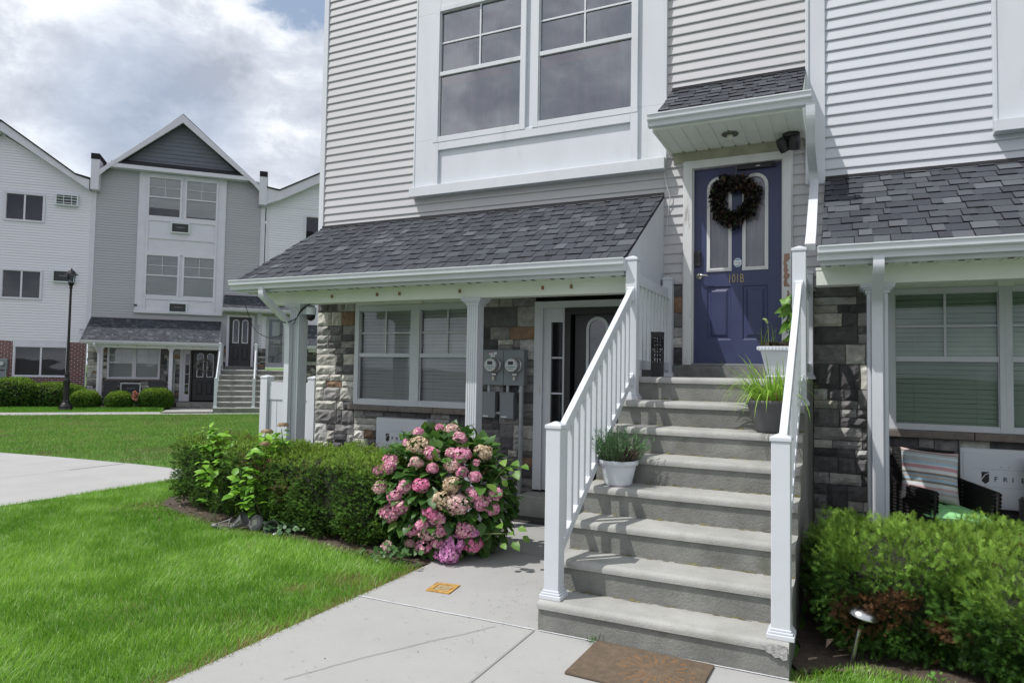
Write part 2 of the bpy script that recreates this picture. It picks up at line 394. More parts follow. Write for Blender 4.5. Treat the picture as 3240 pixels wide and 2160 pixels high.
def stones(mb, u0, u1, z0, z1, P, seed, m=0):
    """random ledgestone; P(u, out, z) gives the point"""
    rd = random.Random(seed)
    def stone(a, b, c, d):
        g = .0045; a += g; b -= g; c += g; d -= g
        if b-a < .015 or d-c < .015: return
        col = rd.choices(STONECOL, [10, 12, 13, 13, 13, 15, 14, 12, 3] if seed in (21, 26) else STONEW)[0]; k = rd.uniform(.8, 1.2); col = tuple(x*k for x in col)
        nx, nz = max(3, min(7, int((b-a)/.045)+2)), max(3, min(6, int((d-c)/.04)+2)); dep = rd.uniform(.012, .038); vs = []; tilt = rd.uniform(-.012, .012); tz = rd.uniform(-.01, .01)
        for j in range(nz):
            for i in range(nx):
                u, w = i/(nx-1), j/(nz-1); edge = i in (0, nx-1) or j in (0, nz-1)
                x, z = a+(b-a)*u, c+(d-c)*w
                if edge: x += rd.uniform(-.005, .005); z += rd.uniform(-.004, .004)
                o = dep*.45 if edge else dep+rd.uniform(-.009, .012)+tilt*(u-.5)*2+tz*(w-.5)*2
                vs.append(P(x, max(o, .004), z))
        fs = [(j*nx+i, j*nx+i+1, (j+1)*nx+i+1, (j+1)*nx+i) for j in range(nz-1) for i in range(nx-1)]
        rim = [i for i in range(nx)]+[j*nx+nx-1 for j in range(1, nz)]+[(nz-1)*nx+i for i in range(nx-2, -1, -1)]+[j*nx for j in range(nz-2, 0, -1)]
        n0 = len(vs)
        for r in rim:
            j, i = divmod(r, nx); vs.append(P(a+(b-a)*i/(nx-1), -.004, c+(d-c)*j/(nz-1)))
        for q in range(len(rim)): q2 = (q+1) % len(rim); fs.append((rim[q], n0+q, n0+q2, rim[q2]))
        mb.add(vs, fs, m, col)
    def fill(a, b, c, d):
        w, h = b-a, d-c
        if h > .24 or (h > .13 and w < .62 and rd.random() < .35 and h > .15):
            s = c+h*rd.uniform(.36, .64); fill(a, b, c, s); fill(a, b, s, d); return
        if w > max(.42, h*2.1) or (w > .26 and rd.random() < .55):
            s = a+w*rd.uniform(.3, .7); fill(a, s, c, d); fill(s, b, c, d); return
        stone(a, b, c, d)
    z = z0
    while z < z1-.001:
        h = rd.choice((.08, .11, .15, .19, .24, .30)); h = min(h, z1-z)
        if z1-z-h < .07: h = z1-z
        fill(u0, u1, z, z+h); z += h
    mb.add([P(u0, -.002, z0), P(u1, -.002, z0), P(u1, -.002, z1), P(u0, -.002, z1)], [(0, 1, 2, 3)], 1, (1, 1, 1))
SHC = [(.047, .052, .063), (.054, .060, .072), (.062, .069, .081), (.073, .081, .094), (.098, .107, .121)]
EDGE = (.006, .006, .008)
def shingles(mb, x0, x1, P, slope, exp=.150, seed=1, xl=None, xr=None, w=(5, 6, 5, 3, 1.2), m=0):
    """P(x, s, h): s metres up the slope, h metres off it"""
    rd = random.Random(seed); s = 0.
    mb.add([P(x0, 0, -.02), P(x1, 0, -.02), P(x1, slope, -.02), P(x0, slope, -.02), P(x0, 0, .003), P(x1, 0, .003), P(x1, slope, .003), P(x0, slope, .003)],
           [(0, 3, 2, 1), (4, 5, 6, 7), (0, 1, 5, 4), (1, 2, 6, 5), (2, 3, 7, 6), (3, 0, 4, 7)], m, SHC[0])
    while s < slope-.01:
        t = min(s+exp, slope); a = x0-rd.uniform(0, .2); hi = False
        while a < x1:
            b = a+(rd.uniform(.09, .20) if hi else rd.uniform(.05, .17)); c, d = max(a, x0), min(b, x1); a = b; hi = not hi
            if d-c < .01: continue
            h = .017 if hi else .0105; g = rd.choices(SHC, w)[0]; k = rd.uniform(.92, 1.08); g = tuple(v*k for v in g)
            s0 = s-.004+rd.uniform(-.004, .002); t0 = h*.4+.001
            mb.add([P(c, s0, h), P(d, s0, h), P(d, t, t0), P(c, t, t0)], [(0, 1, 2, 3)], m, g)
            mb.add([P(c, s0, .001), P(d, s0, .001), P(d, s0, h), P(c, s0, h)], [(0, 1, 2, 3)], m, EDGE)
            mb.add([P(c, s0, h), P(c, t, t0), P(c, t, .001), P(c, s0, .001)], [(0, 1, 2, 3)], m, EDGE)
            mb.add([P(d, s0, h), P(d, s0, .001), P(d, t, .001), P(d, t, t0)], [(0, 1, 2, 3)], m, EDGE)
            if hi and d-c > .05: mb.add([P(c, s0, h+.0003), P(c+.006, s0, h+.0003), P(c+.006, t, t0+.0003), P(c, t, t0+.0003)], [(0, 1, 2, 3)], m, EDGE)
        s += exp
def gutter(mb, x0, x1, y, z, m=0):
    prof = [(y, z), (y, z-.105), (y-.066, z-.105), (y-.070, z-.085), (y-.080, z-.068), (y-.098, z-.058), (y-.106, z-.050), (y-.110, z-.010), (y-.118, z-.007), (y-.118, z+.004), (y-.098, z+.004), (y-.094, z-.02)]
    mb.prism(prof, 0, x0, x1, m)
    for x in (x0-.004, x1): mb.prism([(y, z), (y, z-.107), (y-.072, z-.107), (y-.076, z-.07), (y-.10, z-.045), (y-.106, z-.01), (y-.09, z-.002)], 0, x, x+.004, m)
DSP = [(-.036, -.026), (-.012, -.026), (-.008, -.022), (-.004, -.026), (.004, -.026), (.008, -.022), (.012, -.026), (.036, -.026), (.036, .026), (-.036, .026)]
def downspout(name, U, pts, side=(1, 0, 0), m=None):
    mb = MB(); mb.tube(pts, 0, side=side, prof=[(q[0]*1.05, q[1]*1.05) for q in DSP]); return mb.build(name, m or TRIM, U)
def smooth_path(pts, r=.09, n=4):
    pts = [Vector(p) for p in pts]; out = [pts[0]]
    for i in range(1, len(pts)-1):
        a, b, c = pts[i-1], pts[i], pts[i+1]; d1, d2 = (a-b), (c-b); q = min(r, d1.length*.45, d2.length*.45)
        p0, p1 = b+d1.normalized()*q, b+d2.normalized()*q
        for k in range(n+1):
            t = k/n; out.append(p0*(1-t)**2+b*2*t*(1-t)+p1*t*t)
    out.append(pts[-1]); return out
def ring_frame(mb, x0, x1, z0, z1, w, y0, y1, m=0, wb=None, wt=None):
    wb = wb or w; wt = wt or w
    mb.box(x0, x0+w, y0, y1, z0, z1, m); mb.box(x1-w, x1, y0, y1, z0, z1, m)
    mb.box(x0+w, x1-w, y0+.0015, y1, z0, z0+wb, m); mb.box(x0+w, x1-w, y0+.0015, y1, z1-wt, z1, m)
def sash_window(U, x0, x1, z0, z1, Y, blind='slats', fw=.07, grid=True, name='window', gl=None, gl2=None, bm=None, lift=0., seed=1, slider=False, rail=.5):
    """one double-hung window; Y is the face of its frame; depth goes back .12"""
    mb = MB(); ring_frame(mb, x0, x1, z0, z1, fw, Y, Y+.10)
    ring_frame(mb, x0+fw*.55, x1-fw*.55, z0+fw*.5, z1-fw*.5, fw*.62, Y+.022, Y+.06)
    gx0, gx1, gz0, gz1 = x0+fw, x1-fw, z0+fw, z1-fw
    if slider:
        zm = None; xm = (gx0+gx1)/2; mb.box(xm-.03, xm+.03, Y+.018, Y+.07, gz0, gz1)
    else:
        zm = gz0+(gz1-gz0)*rail; mb.box(gx0, gx1, Y+.012, Y+.07, zm-.025, zm+.025)
        if grid:
            xm = (gx0+gx1)/2; zz = (zm+gz1)/2
            mb.box(xm-.011, xm+.011, Y+.034, Y+.05, zm+.02, gz1); mb.box(gx0, gx1, Y+.0355, Y+.0485, zz-.011, zz+.011)
    w = mb.build(name, TRIM, U, bevel=.003)
    P = (w, U)
    g = MB()
    if slider: g.quad((gx0, Y+.055, gz0), (gx1, Y+.055, gz0), (gx1, Y+.055, gz1), (gx0, Y+.055, gz1))
    else:
        g.quad((gx0, Y+.052, zm), (gx1, Y+.052, zm), (gx1, Y+.052, gz1), (gx0, Y+.052, gz1), 0)
        g.quad((gx0, Y+.040, gz0), (gx1, Y+.040, gz0), (gx1, Y+.040, zm), (gx0, Y+.040, zm), 1)
    g.build('glass', [gl or GLASS, gl2 or gl or GLASS], P)
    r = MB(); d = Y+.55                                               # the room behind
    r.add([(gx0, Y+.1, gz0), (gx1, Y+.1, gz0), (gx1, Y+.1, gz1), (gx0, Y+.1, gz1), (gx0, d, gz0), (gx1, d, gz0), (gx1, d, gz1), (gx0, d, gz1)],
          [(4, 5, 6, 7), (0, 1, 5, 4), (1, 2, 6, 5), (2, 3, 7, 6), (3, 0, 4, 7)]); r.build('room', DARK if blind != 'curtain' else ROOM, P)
    b = MB(); rd = random.Random(seed)
    if blind == 'slats':
        z = gz1-.03; zb = gz0+lift
        while z > zb:
            t = rd.uniform(-.003, .003); b.quad((gx0, Y+.092, z-.021+t), (gx1, Y+.092, z-.021-t), (gx1, Y+.110, z+.020), (gx0, Y+.110, z+.020)); z -= .043
        b.box(gx0, gx1, Y+.085, Y+.12, gz1-.035, gz1-.005)
        for q in (.2, .8): b.box(gx0+(gx1-gx0)*q-.002, gx0+(gx1-gx0)*q+.002, Y+.084, Y+.086, zb, gz1)
        b.build('blind', bm or BLIND, P)
    elif blind == 'curtain':
        n = 60; vs = []; fs = []; xw = gx1-(gx1-gx0)*.14
        for i in range(n+1):
            x = gx0+(xw-gx0)*i/n; y = Y+.17+.04*math.sin(i*.62+rd.random()*.5)+.025*math.sin(i*.23)
            vs += [(x, y, gz0), (x, y, gz1)]
        fs = [(2*i, 2*i+2, 2*i+3, 2*i+1) for i in range(n)]; b.add(vs, fs, 0)
        b.add([(gx0, Y+.095, zm-.13), (xw, Y+.095, zm-.13), (xw, Y+.095, zm-.02), (gx0, Y+.095, zm-.02)], [(0, 1, 2, 3)], 1)
        for i in range(7):
            x = xw+(gx1-xw)*i/7; b.quad((x, Y+.11, gz0), (x+(gx1-xw)/7, Y+.14, gz0), (x+(gx1-xw)/7, Y+.14, gz1), (x, Y+.11, gz1), 2)
        b.build('curtain', [CURT, REDC, WHITEC], P, smooth=False)
    return w
def text_mesh(body, size, thick=.001, bold=0.):
    cu = bpy.data.curves.new('txt', 'FONT'); cu.body = body; cu.size = size; cu.extrude = thick; cu.align_x = 'LEFT'; cu.offset = bold; cu.resolution_u = 3
    o = bpy.data.objects.new('txt', cu); COL.objects.link(o); dg = bpy.context.evaluated_depsgraph_get(); dg.update()
    me = o.evaluated_get(dg).to_mesh(); vs = [tuple(v.co) for v in me.vertices]; fs = [tuple(p.vertices) for p in me.polygons]
    o.evaluated_get(dg).to_mesh_clear(); bpy.data.objects.remove(o); bpy.data.curves.remove(cu); return vs, fs
def put_text(mb, body, x, z, y, size, m=0, bold=0., spacing=None, shear=0., stretch=1.):
    """writes facing -y with its left foot at (x, z)"""
    vs, fs = text_mesh(body, size, .0008, bold) if spacing is None else ([], [])
    if spacing is not None:
        cx = 0
        for ch in body:
            v, f = text_mesh(ch, size, .0008, bold); n = len(vs); vs += [(p[0]+cx, p[1], p[2]) for p in v]; fs += [tuple(i+n for i in q) for q in f]; cx += spacing
    mb.add([(x+p[0]*stretch+shear*p[1], y-p[2], z+p[1]) for p in vs], fs, m)
def column(U, xc, y0, ztop, w=.125, zbot=0., name='column'):
    mb = MB(); h = w/2; yc = y0+h
    n = 5; prof = []
    def side(ax, ay, bx, by):
        q = []
        for i in range(n):
            for t, dd in ((i/n+.02, 0), ((i+.82)/n, 0), ((i+.9)/n, .006), ((i+.98)/n, .006)):
                q.append((t, dd))
        L = math.hypot(bx-ax, by-ay); ux, uy = (bx-ax)/L, (by-ay)/L; nx, ny = -uy, ux
        return [(ax+(bx-ax)*t+nx*dd, ay+(by-ay)*t+ny*dd) for t, dd in q]
    c = [(xc-h, yc-h), (xc+h, yc-h), (xc+h, yc+h), (xc-h, yc+h)]
    for i in range(4): prof += side(*c[i], *c[(i+1) % 4])
    mb.prism(prof, 2, zbot, ztop-.05)
    for d, a, b in ((.012, .075, .05), (.028, .05, .035), (.045, .035, .018), (.052, .018, 0)):
        mb.box(xc-h-d, xc+h+d, yc-h-d, yc+h+d, ztop-a, ztop-b)
    mb.box(xc-h-.015, xc+h+.015, yc-h-.015, yc+h+.015, zbot, zbot+.12)
    return mb.build(name, TRIM, U)
EY, EZ, WZ = 5.84, 2.635, 3.545                                         # porch eave and wall line
def porch_roof(U, x0, x1, seed=3, cheeks=(True, True), beam_x0=None, posts=(), shc=None):
    sl = math.hypot(FW-EY, WZ-EZ); ty, tz = (FW-EY)/sl, (WZ-EZ)/sl
    P = lambda x, s, h: (x, EY+ty*s-tz*h, EZ+tz*s+ty*h)
    mb = MB(); shingles(mb, x0, x1, P, sl, seed=seed, w=shc or (5, 6, 5, 3, 1.2))
    # dark starter edge along the rakes, flashing at the wall
    mb.box(x0, x1, FW-.03, FW+.01, WZ-.005, WZ+.025, 0, (.05, .05, .055))
    mb.build('porch_roof', SHING, U)
    g = MB(); gutter(g, x0-.02, x1+.02, EY-.002, EZ-.015); g.box(x0+.002, x1-.002, EY, EY+.02, EZ-.15, EZ-.022); g.build('gutter', TRIM, U)
    s = MB(); z = EZ-.135                                              # ribbed soffit with vent slots
    n = int((x1-x0)/.1); dx = (x1-x0)/n
    for i in range(n):
        a = x0+i*dx; s.box(a+.006, a+dx-.006, EY+.021, 6.149, z, z+.012); s.box(a-.006, a+.006, EY+.021, 6.149, z+.007, z+.0125)
        if i % 3 != 2:
            for q in range(5): s.box(a+.03+q*.008, a+.034+q*.008, EY+.13, EY+.20, z-.0015, z, 1)
    s.box(x0+.01, x1-.01, 6.301, FW, z+.02, z+.03)
    s.build('soffit', [SOFF, DARK], U)
    b = MB(); bx0 = beam_x0 if beam_x0 is not None else x0+.17
    b.box(bx0, x1-.0, 6.15, 6.30, 2.367, 2.512); b.box(bx0-.004, x1-.001, 6.146, 6.152, 2.49, 2.512)
    for px, pz in posts: b.box(px-.012, px+.012, 6.132, 6.15, pz-.018, pz+.018, 1)
    b.build('beam', [SOFF, mat('rusty_screw', (.25, .14, .07), .8)], U, bevel=.004)
    for i, x in enumerate((x0, x1)):
        if cheeks[i]:
            c = MB(); w = .03 if i else -.03
            c.prism([(EY+.03, EZ-.13), (FW, EZ-.13), (FW, WZ-.02), (EY+.03, EZ-.01)], 0, x-.0, x+w*-1 if False else x-w)
            c.build('cheek_panel', TRIM, U)
def canopy(U, x0, x1, seed=5, lamp_x=None):
    y0, zs = 6.47, 3.98; ztop = 4.68; ze = 4.085
    sl = math.hypot(FW-y0, ztop-ze); ty, tz = (FW-y0)/sl, (ztop-ze)/sl
    P = lambda x, s, h: (x, y0+ty*s-tz*h, ze+tz*s+ty*h)
    mb = MB(); shingles(mb, x0, x1, P, sl, seed=seed, exp=.12, w=(3, 5, 6, 4, 1)); mb.box(x0, x1, FW-.03, FW+.005, ztop-.005, ztop+.02, 0, (.045, .046, .05))
    cn = mb.build('canopy', SHING, U); Q = (cn, U)
    g = MB(); gutter(g, x0-.03, x1+.09, y0-.002, ze+.012); g.build('canopy_gutter', TRIM, Q)
    s = MB(); n = int(round((x1-x0)/.13)); dx = (x1-x0)/n
    s.box(x0+.002, x1-.002, y0+.001, y0+.02, zs-.005, ze-.01)
    for i in range(n):
        a = x0+i*dx; s.box(a+.008, a+dx-.008, y0+.02, FW-.02, zs, zs+.012); s.box(a-.008, a+.008, y0+.02, FW-.02, zs+.008, zs+.0125)
        s.box(a-.006, a+.006, FW-.05, FW-.035, zs-.004, zs+.002, 1)
    s.prism([(y0+.02, zs+.013), (FW, zs+.013), (FW, ztop-.01), (y0+.02, ze-.012)], 0, x0, x0+.02); s.prism([(y0+.02, zs+.013), (FW, zs+.013), (FW, ztop-.01), (y0+.02, ze-.012)], 0, x1-.02, x1)
    s.box(x0-.012, x0+.012, y0+.02, FW-.002, zs-.012, zs+.03); s.box(x1-.012, x1+.012, y0+.02, FW-.002, zs-.012, zs+.03)
    s.box(x0+.02, x1-.02, FW-.028, FW-.001, zs-.11, zs-.0015, 2)
    s.build('canopy_soffit', [SOFF, mat('damp_stain', (.05, .06, .03), .9), mat('mossy_trim', (.33, .33, .25), .7, var=.25, scale=6)], Q)
    return cn
def arch_pts(x0, x1, z0, z1, n=10):
    r = (x1-x0)/2; xc = (x0+x1)/2; zc = z1-r
    return [(x0, z0), (x1, z0)]+[(xc+r*math.cos(math.pi*i/n), zc+r*math.sin(math.pi*i/n)) for i in range(n+1)]
def arch_ring(mb, x0, x1, z0, z1, w, y0, y1, m):
    a, b = arch_pts(x0, x1, z0, z1), arch_pts(x0+w, x1-w, z0+w, z1-w); n = len(a)
    vs = [(p[0], y0, p[1]) for p in a]+[(p[0], y0, p[1]) for p in b]+[(p[0], y1, p[1]) for p in a]+[(p[0], y1, p[1]) for p in b]
    fs = []
    for i in range(n):
        j = (i+1) % n; fs += [(i, j, n+j, n+i), (i, 2*n+i, 2*n+j, j), (n+i, n+j, 3*n+j, 3*n+i)]
    mb.add(vs, fs, m)
def raised_panel(mb, x0, x1, z0, z1, Y, m=0):
    r = [(0, 0), (.012, .010), (.03, .010), (.055, -.002)]
    rings = [[(x0+i, Y+o, z0+i), (x1-i, Y+o, z0+i), (x1-i, Y+o, z1-i), (x0+i, Y+o, z1-i)] for i, o in r]
    mb.loft(rings, m, cap=False); q = rings[-1]; mb.add(q, [(0, 1, 2, 3)], m)
def door_leaf(U, x0, x1, z0, z1, Y, dm, number=None, lites=2, panels=True, gm=None, frame=TRIM, storm=False):
    """panel door with arched lites; its panels are real recesses"""
    W = x1-x0; mb = MB()
    ax = [(x0+W*.155, x0+W*.435), (x0+W*.565, x0+W*.845)] if lites == 2 else [(x0+W*.36, x0+W*.64)]
    lz0, lz1 = z0+.96, z0+1.95
    pz0, pz1 = z0+.24, z0+.80
    xs = sorted({x0, x1, *[v for p in ax for v in p]}); 
    zs = [z0, pz0, pz1, lz0, lz1, z1]
    for i in range(len(xs)-1):
        for j in range(len(zs)-1):
            a, b, c, d = xs[i], xs[i+1], zs[j], zs[j+1]; hole = any(abs(a-p[0]) < 1e-6 for p in ax)
            if hole and j == 1 and panels: raised_panel(mb, a, b, c, d, Y); continue
            if hole and j == 3: continue
            mb.quad((a, Y, c), (b, Y, c), (b, Y, d), (a, Y, d))
    for p in ax:                                                      # spandrels above the arches
        r = (p[1]-p[0])/2; xc = sum(p)/2; n = 10
        for s_ in (-1, 1):
            arc = [(xc+s_*r*math.cos(math.pi/2*i/n), Y, lz1-r+r*math.sin(math.pi/2*i/n)) for i in range(n+1)]
            vs = [(xc+s_*r, Y, lz1)]+arc; f = tuple(range(len(vs))); mb.add(vs, [f if s_ < 0 else f[::-1]])
    mb.box(x0, x1, Y+.035, Y+.045, z0, z1)
    d = mb.build('door', dm, U); Q = (d, U)
    g = MB(); f = MB()
    for p in ax:
        arch_ring(f, p[0]-.004, p[1]+.004, lz0-.004, lz1+.004, .034, Y-.012, Y+.01, 0); arch_ring(f, p[0]+.012, p[1]-.012, lz0+.012, lz1-.012, .016, Y-.017, Y-.011, 0)
        pts = arch_pts(p[0]+.02, p[1]-.02, lz0+.02, lz1-.02); g.add([(q[0], Y+.004, q[1]) for q in pts], [tuple(range(len(pts)))], 0)
    f.build('glass_frame', frame, Q); g.build('glass', gm or (DOORGL if dm is PURPLE else DGLASS), Q)
    c = MB(); rd = random.Random(int(abs(x0*100)))
    for p in ax:
        n = 14
        for i in range(n):
            a, b = p[0]+(p[1]-p[0])*i/n, p[0]+(p[1]-p[0])*(i+1)/n; o = .022+.006*math.sin(i*1.7); o2 = .022+.006*math.sin((i+1)*1.7)
            c.quad((a, Y+o, lz0), (b, Y+o2, lz0), (b, Y+o2, lz1-.02), (a, Y+o, lz1-.02))
    c.build('net_curtain', WHITEC if dm is PURPLE else DARK, Q)
    return Q

# ------------------------------------------------------------------ the gable-fronted unit (near house and its twin across the green)
X0U, X1U = -6.48, -.16
def gable_unit(name, label, F, sid, far=False):
    U = Thing(name, label, 'townhouse', (-3.3, FW, 0), F, 'townhouses round the courtyard green')
    # siding in the gaps left by the white bay, canopy and upper door
    s = MB()
    siding(s, X0U, -4.95, 3.5, 9.6, m=0); siding(s, -4.95, -1.74, 3.5, 3.81)
    siding(s, -1.74, -.32, 4.66, 9.6); siding(s, -1.745, -1.52, 2.57, 3.99); siding(s, -.455, -.32, 2.57, 3.99); siding(s, -.32, -.15, 2.45, 3.56)
    s.box(-1.52, -.467, FW-.01, FW, 3.86, 3.99); s.box(-1.745, -1.66, FW-.012, FW, 3.98, 4.70);
    s.build('siding', sid, U)
    t = MB(); t.box(X0U-.07, X0U+.012, FW-.03, FW+.12, 3.35, 8.6); t.build('corner_trim', TRIM, U, bevel=.004); t = MB(); t.box(-.32, -.157, FW-.035, FW+.02, 3.50, 8.6); t.box(-.335, -.305, FW-.05, FW-.001, 3.505, 9.5)
    t.build('corner_trim', TRIM, U, bevel=.004)
    # side and back walls, roof
    w = MB()
    for x in (X0U-.03,):
        w.box(x-.05, x, FW+.121, FW+9, 0, 9.6)
    w.box(X0U, X1U, FW+8.95, FW+9, 0, 9.6); w.box(X0U, X1U, FW+.4, FW+8.9, 3.30, 3.38); w.build('side_wall', sid, U)
    r = MB(); ap, ez = 12.0, 9.72
    for sx, xe in ((-1, -6.45), (1, -.19)):
        r.add([(-3.43, 6.95, ap), (-3.43, FW+9.2, ap), (xe, FW+9.2, ez-.55), (xe, 6.95, ez-.55), (-3.43, 6.95, ap-.05), (-3.43, FW+9.2, ap-.05), (xe, FW+9.2, ez-.6), (xe, 6.95, ez-.6)],
              [(0, 1, 2, 3), (4, 7, 6, 5), (0, 3, 7, 4), (2, 1, 5, 6)], 0, (.045, .047, .052))
    r.box(-5.95, -.90, 6.93, FW, 9.68, 9.74, 0, (.03, .032, .037)); r.add([(-5.95, 6.93, 9.74), (-.90, 6.93, 9.74), (-1.05, FW-.05, 9.93), (-5.8, FW-.05, 9.93)], [(0, 1, 2, 3)], 0, (.03, .032, .037))
    for xa, xb in ((-6.63, -6.33), (-.43, -.11)): r.box(xa, xb, 6.88, FW+9, 9.75, 9.97, 0, (.022, .023, .027))
    r.build('roof', SHING, U)
    f = MB()                                                           # rakes, level fascia, stepped party-wall ends
    for sx, xe, xc in ((-1, -6.33, -3.43), (1, -.43, -3.43)):
        f.add([(xc, 6.9, 11.95), (xe, 6.9, 9.36), (xe, 6.9, 9.12), (xe-.24*sx, 6.9, 9.12+.26), (xc, 6.9, 11.62),
               (xc, 7.0, 11.95), (xe, 7.0, 9.36), (xe, 7.0, 9.12), (xe-.24*sx, 7.0, 9.12+.26), (xc, 7.0, 11.62)],
              [(0, 1, 2, 3, 4), (9, 8, 7, 6, 5), (4, 3, 8, 9), (0, 5, 6, 1), (3, 2, 7, 8)])
    f.box(-6.09, -.77, 6.92, 7.05, 9.52, 9.68); f.box(-6.0, -.87, 7.05, FW, 9.52, 9.55)
    for xa, xb in ((-6.62, -6.33), (-.43, -.12)): f.box(xa, xb, 6.9, FW+.2, 8.55, 9.75)
    f.build('fascia', TRIM, U, bevel=.006)
    k = MB()
    zt = lambda z: -3.43-(11.7-z)*1.13
    siding(k, -6, -.9, 9.85, 11.7, Y=FW-.02, e=.17, lip=.02, xl=lambda z: -3.43-(11.7-z)*1.15, xr=lambda z: -3.43+(11.7-z)*1.15); rd = random.Random(4)
    z = 9.86
    while z < 11.4:
        h = (11.7-z)*1.1; x = -3.43-h
        while x < -3.43+h-.25:
            wd = rd.uniform(.16, .34); k.box(x, x+wd-.01, FW-.046, FW-.03, z-.012, z+.045); x += wd+rd.uniform(.12, .3)
        z += .17
    k.build('gable_shakes', SHAKE, U)
    # white bay: backing board, proud rails and stiles, sunk panels
    b = MB(); yb, yf = 7.245, 7.212
    gaps = [(4.53, 6.17), (7.75, 9.34)]
    zz = [3.86]+[v for g in gaps for v in g]+[9.52]
    for i in range(0, len(zz), 2): b.box(-4.95, -1.74, yb, FW-.004, zz[i], zz[i+1])
    for g in gaps:
        b.box(-4.95, -4.66, yb, FW-.004, g[0], g[1]); b.box(-2.04, -1.74, yb, FW-.004, g[0], g[1]); b.box(-3.39, -3.285, yb, FW-.004, g[0], g[1])
    b.box(-4.975, -4.95, yb-.006, FW-.003, 3.86, 9.51); b.box(-1.74, -1.712, yb-.006, FW-.003, 3.86, 9.51)
    for za, zb in ((4.374, 4.49), (6.215, 6.33), (6.84, 6.93), (7.57, 7.71), (9.38, 9.50)): b.box(-4.584, -2.105, yf, yb, za, zb)
    for za, zb in ((3.93, 4.48), (6.22, 7.70)):
        b.box(-4.67, -4.584, yf-.0015, yb, za, zb); b.box(-2.105, -2.02, yf-.0015, yb, za, zb)
    b.box(-4.985, -1.715, 7.17, FW-.002, 3.805, 3.93)
    b.build('bay_panel', TRIM, U, bevel=.004)
    bl = 'curtain' if not far else 'slats'
    sash_window(U, -4.665, -3.385, 4.475, 6.225, yf-.006, bl, gl=GLASSB if not far else GLASS, gl2=None if far else GLASSB, seed=2)
    sash_window(U, -3.29, -2.025, 4.475, 6.225, yf-.006, bl, gl=GLASSB if not far else GLASS, seed=3)
    sash_window(U, -4.665, -3.385, 7.70, 9.39, yf-.006, 'slats', seed=4, lift=.35 if far else 0)
    sash_window(U, -3.29, -2.025, 7.70, 9.39, yf-.006, 'slats', seed=5, lift=.06)
    # porch
    porch_roof(U, X0U, -1.742, seed=3 if not far else 8, beam_x0=-6.30, posts=[(x, 2.44) for x in (-5.30, -4.66, -4.36, -3.60, -2.66, -2.36)])
    column(U, -5.875, 6.165, 2.367, .15); column(U, -3.455, 6.165, 2.367, .13)
    downspout('downspout', U, smooth_path([(-6.02, EY-.05, 2.53), (-6.02, EY-.05, 2.44), (-5.92, 6.115, 2.14), (-5.92, 6.125, 1.9), (-5.92, 6.125, .05)], .07), m=TRIM)
    # stone storey
    st = MB(); P = lambda u, o, z: (u, FW-o, z)
    stones(st, -6.53, -5.86, -.1, 2.52, P, 21); stones(st, -3.96, -3.245, -.1, 2.52, P, 22); stones(st, -5.86, -3.96, -.1, 1.075, P, 23)
    for ua, ub, sd in ((-1.742, -1.522, 24), (-.466, -.27, 25)): s2 = MB(); stones(s2, ua, ub, 1.595, 2.565, P, sd); s2.build('stone_wall', [STONE, MORTAR], U)
    stones(st, 0, .62, -.1, 3.3, lambda u, o, z: (-6.53-o, FW+u, z), 26)
    st.box(-5.86, -3.96, FW-.02, FW+.02, 2.45, 2.52, 2); st.box(-1.80, -1.742, FW-.02, FW+.02, 0, 2.6, 2); st.box(-5.0, -4.8, FW-.06, FW-.02, 2.45, 2.52, 2)
    st.build('stone_wall', [STONE, MORTAR, SOFF], U)
    sl = MB()
    for a, b_ in ((-5.90, -5.25), (-5.246, -4.58), (-4.576, -3.93)): sl.box(a, b_, FW-.10, FW+.02, 1.078, 1.146)
    sl.build('window_sill', SILLS, U, bevel=.008)
    sash_window(U, -5.85, -4.893, 1.147, 2.445, FW-.05, 'slats', gl=GLASS, gl2=SCREEN, seed=6); sash_window(U, -4.897, -3.968, 1.148, 2.446, FW-.052, 'slats', gl=GLASS, gl2=SCREEN, seed=7)
    # lower door with one sidelight
    f = MB(); zb, zt2 = .262, 2.43
    f.box(-3.245, -3.14, FW-.03, FW+.08, zb, zt2); f.box(-1.84, -1.744, FW-.03, FW+.08, zb, zt2); f.box(-3.14, -1.84, FW-.028, FW+.08, zt2-.08, zt2)
    f.box(-3.14, -3.045, FW+.002, FW+.08, zb, zt2-.08); f.box(-2.90, -2.862, FW+.002, FW+.08, zb, zt2-.08); f.box(-3.045, -2.90, FW+.003, FW+.08, 2.19, zt2-.08); f.box(-3.045, -2.90, FW+.003, FW+.08, zb, .55)
    for z in (.96, 1.37, 1.78): f.box(-3.045, -2.90, FW+.02, FW+.05, z-.01, z+.01)
    f.box(-3.17, -3.165, FW-.034, FW-.03, 1.36, 1.45, 2)
    f.box(-2.862, -2.79, FW-.045, FW+.07, zb, zt2-.082, 1); f.box(-2.79, -1.845, FW-.045, FW+.07, zt2-.16, zt2-.082, 1)
    fr = f.build('door_frame', [TRIM, BLACK, GOLD], U, bevel=.003)
    g = MB(); g.quad((-3.045, FW+.035, .55), (-2.90, FW+.035, .55), (-2.90, FW+.035, 2.19), (-3.045, FW+.035, 2.19)); g.build('sidelight_glass', DGLASS, (fr, U))
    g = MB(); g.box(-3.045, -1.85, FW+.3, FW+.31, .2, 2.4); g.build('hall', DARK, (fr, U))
    Q = door_leaf(U, -2.76, -1.845, zb+.03, zt2-.16, FW+.03, BLACKD, lites=2)
    h = MB(); h.lathe([(.03, 0), (.03, .012), (.012, .015), (.012, .05), (.028, .055), (.032, .075), (.02, .09)], n=14, T=Matrix.Translation((-2.68, FW+.03, 1.25)) @ Matrix.Rotation(math.pi/2, 4, 'X'))
    h.box(-2.71, -2.65, FW+.005, FW+.03, 1.36, 1.47); h.build('door_handle', BLACK, Q)
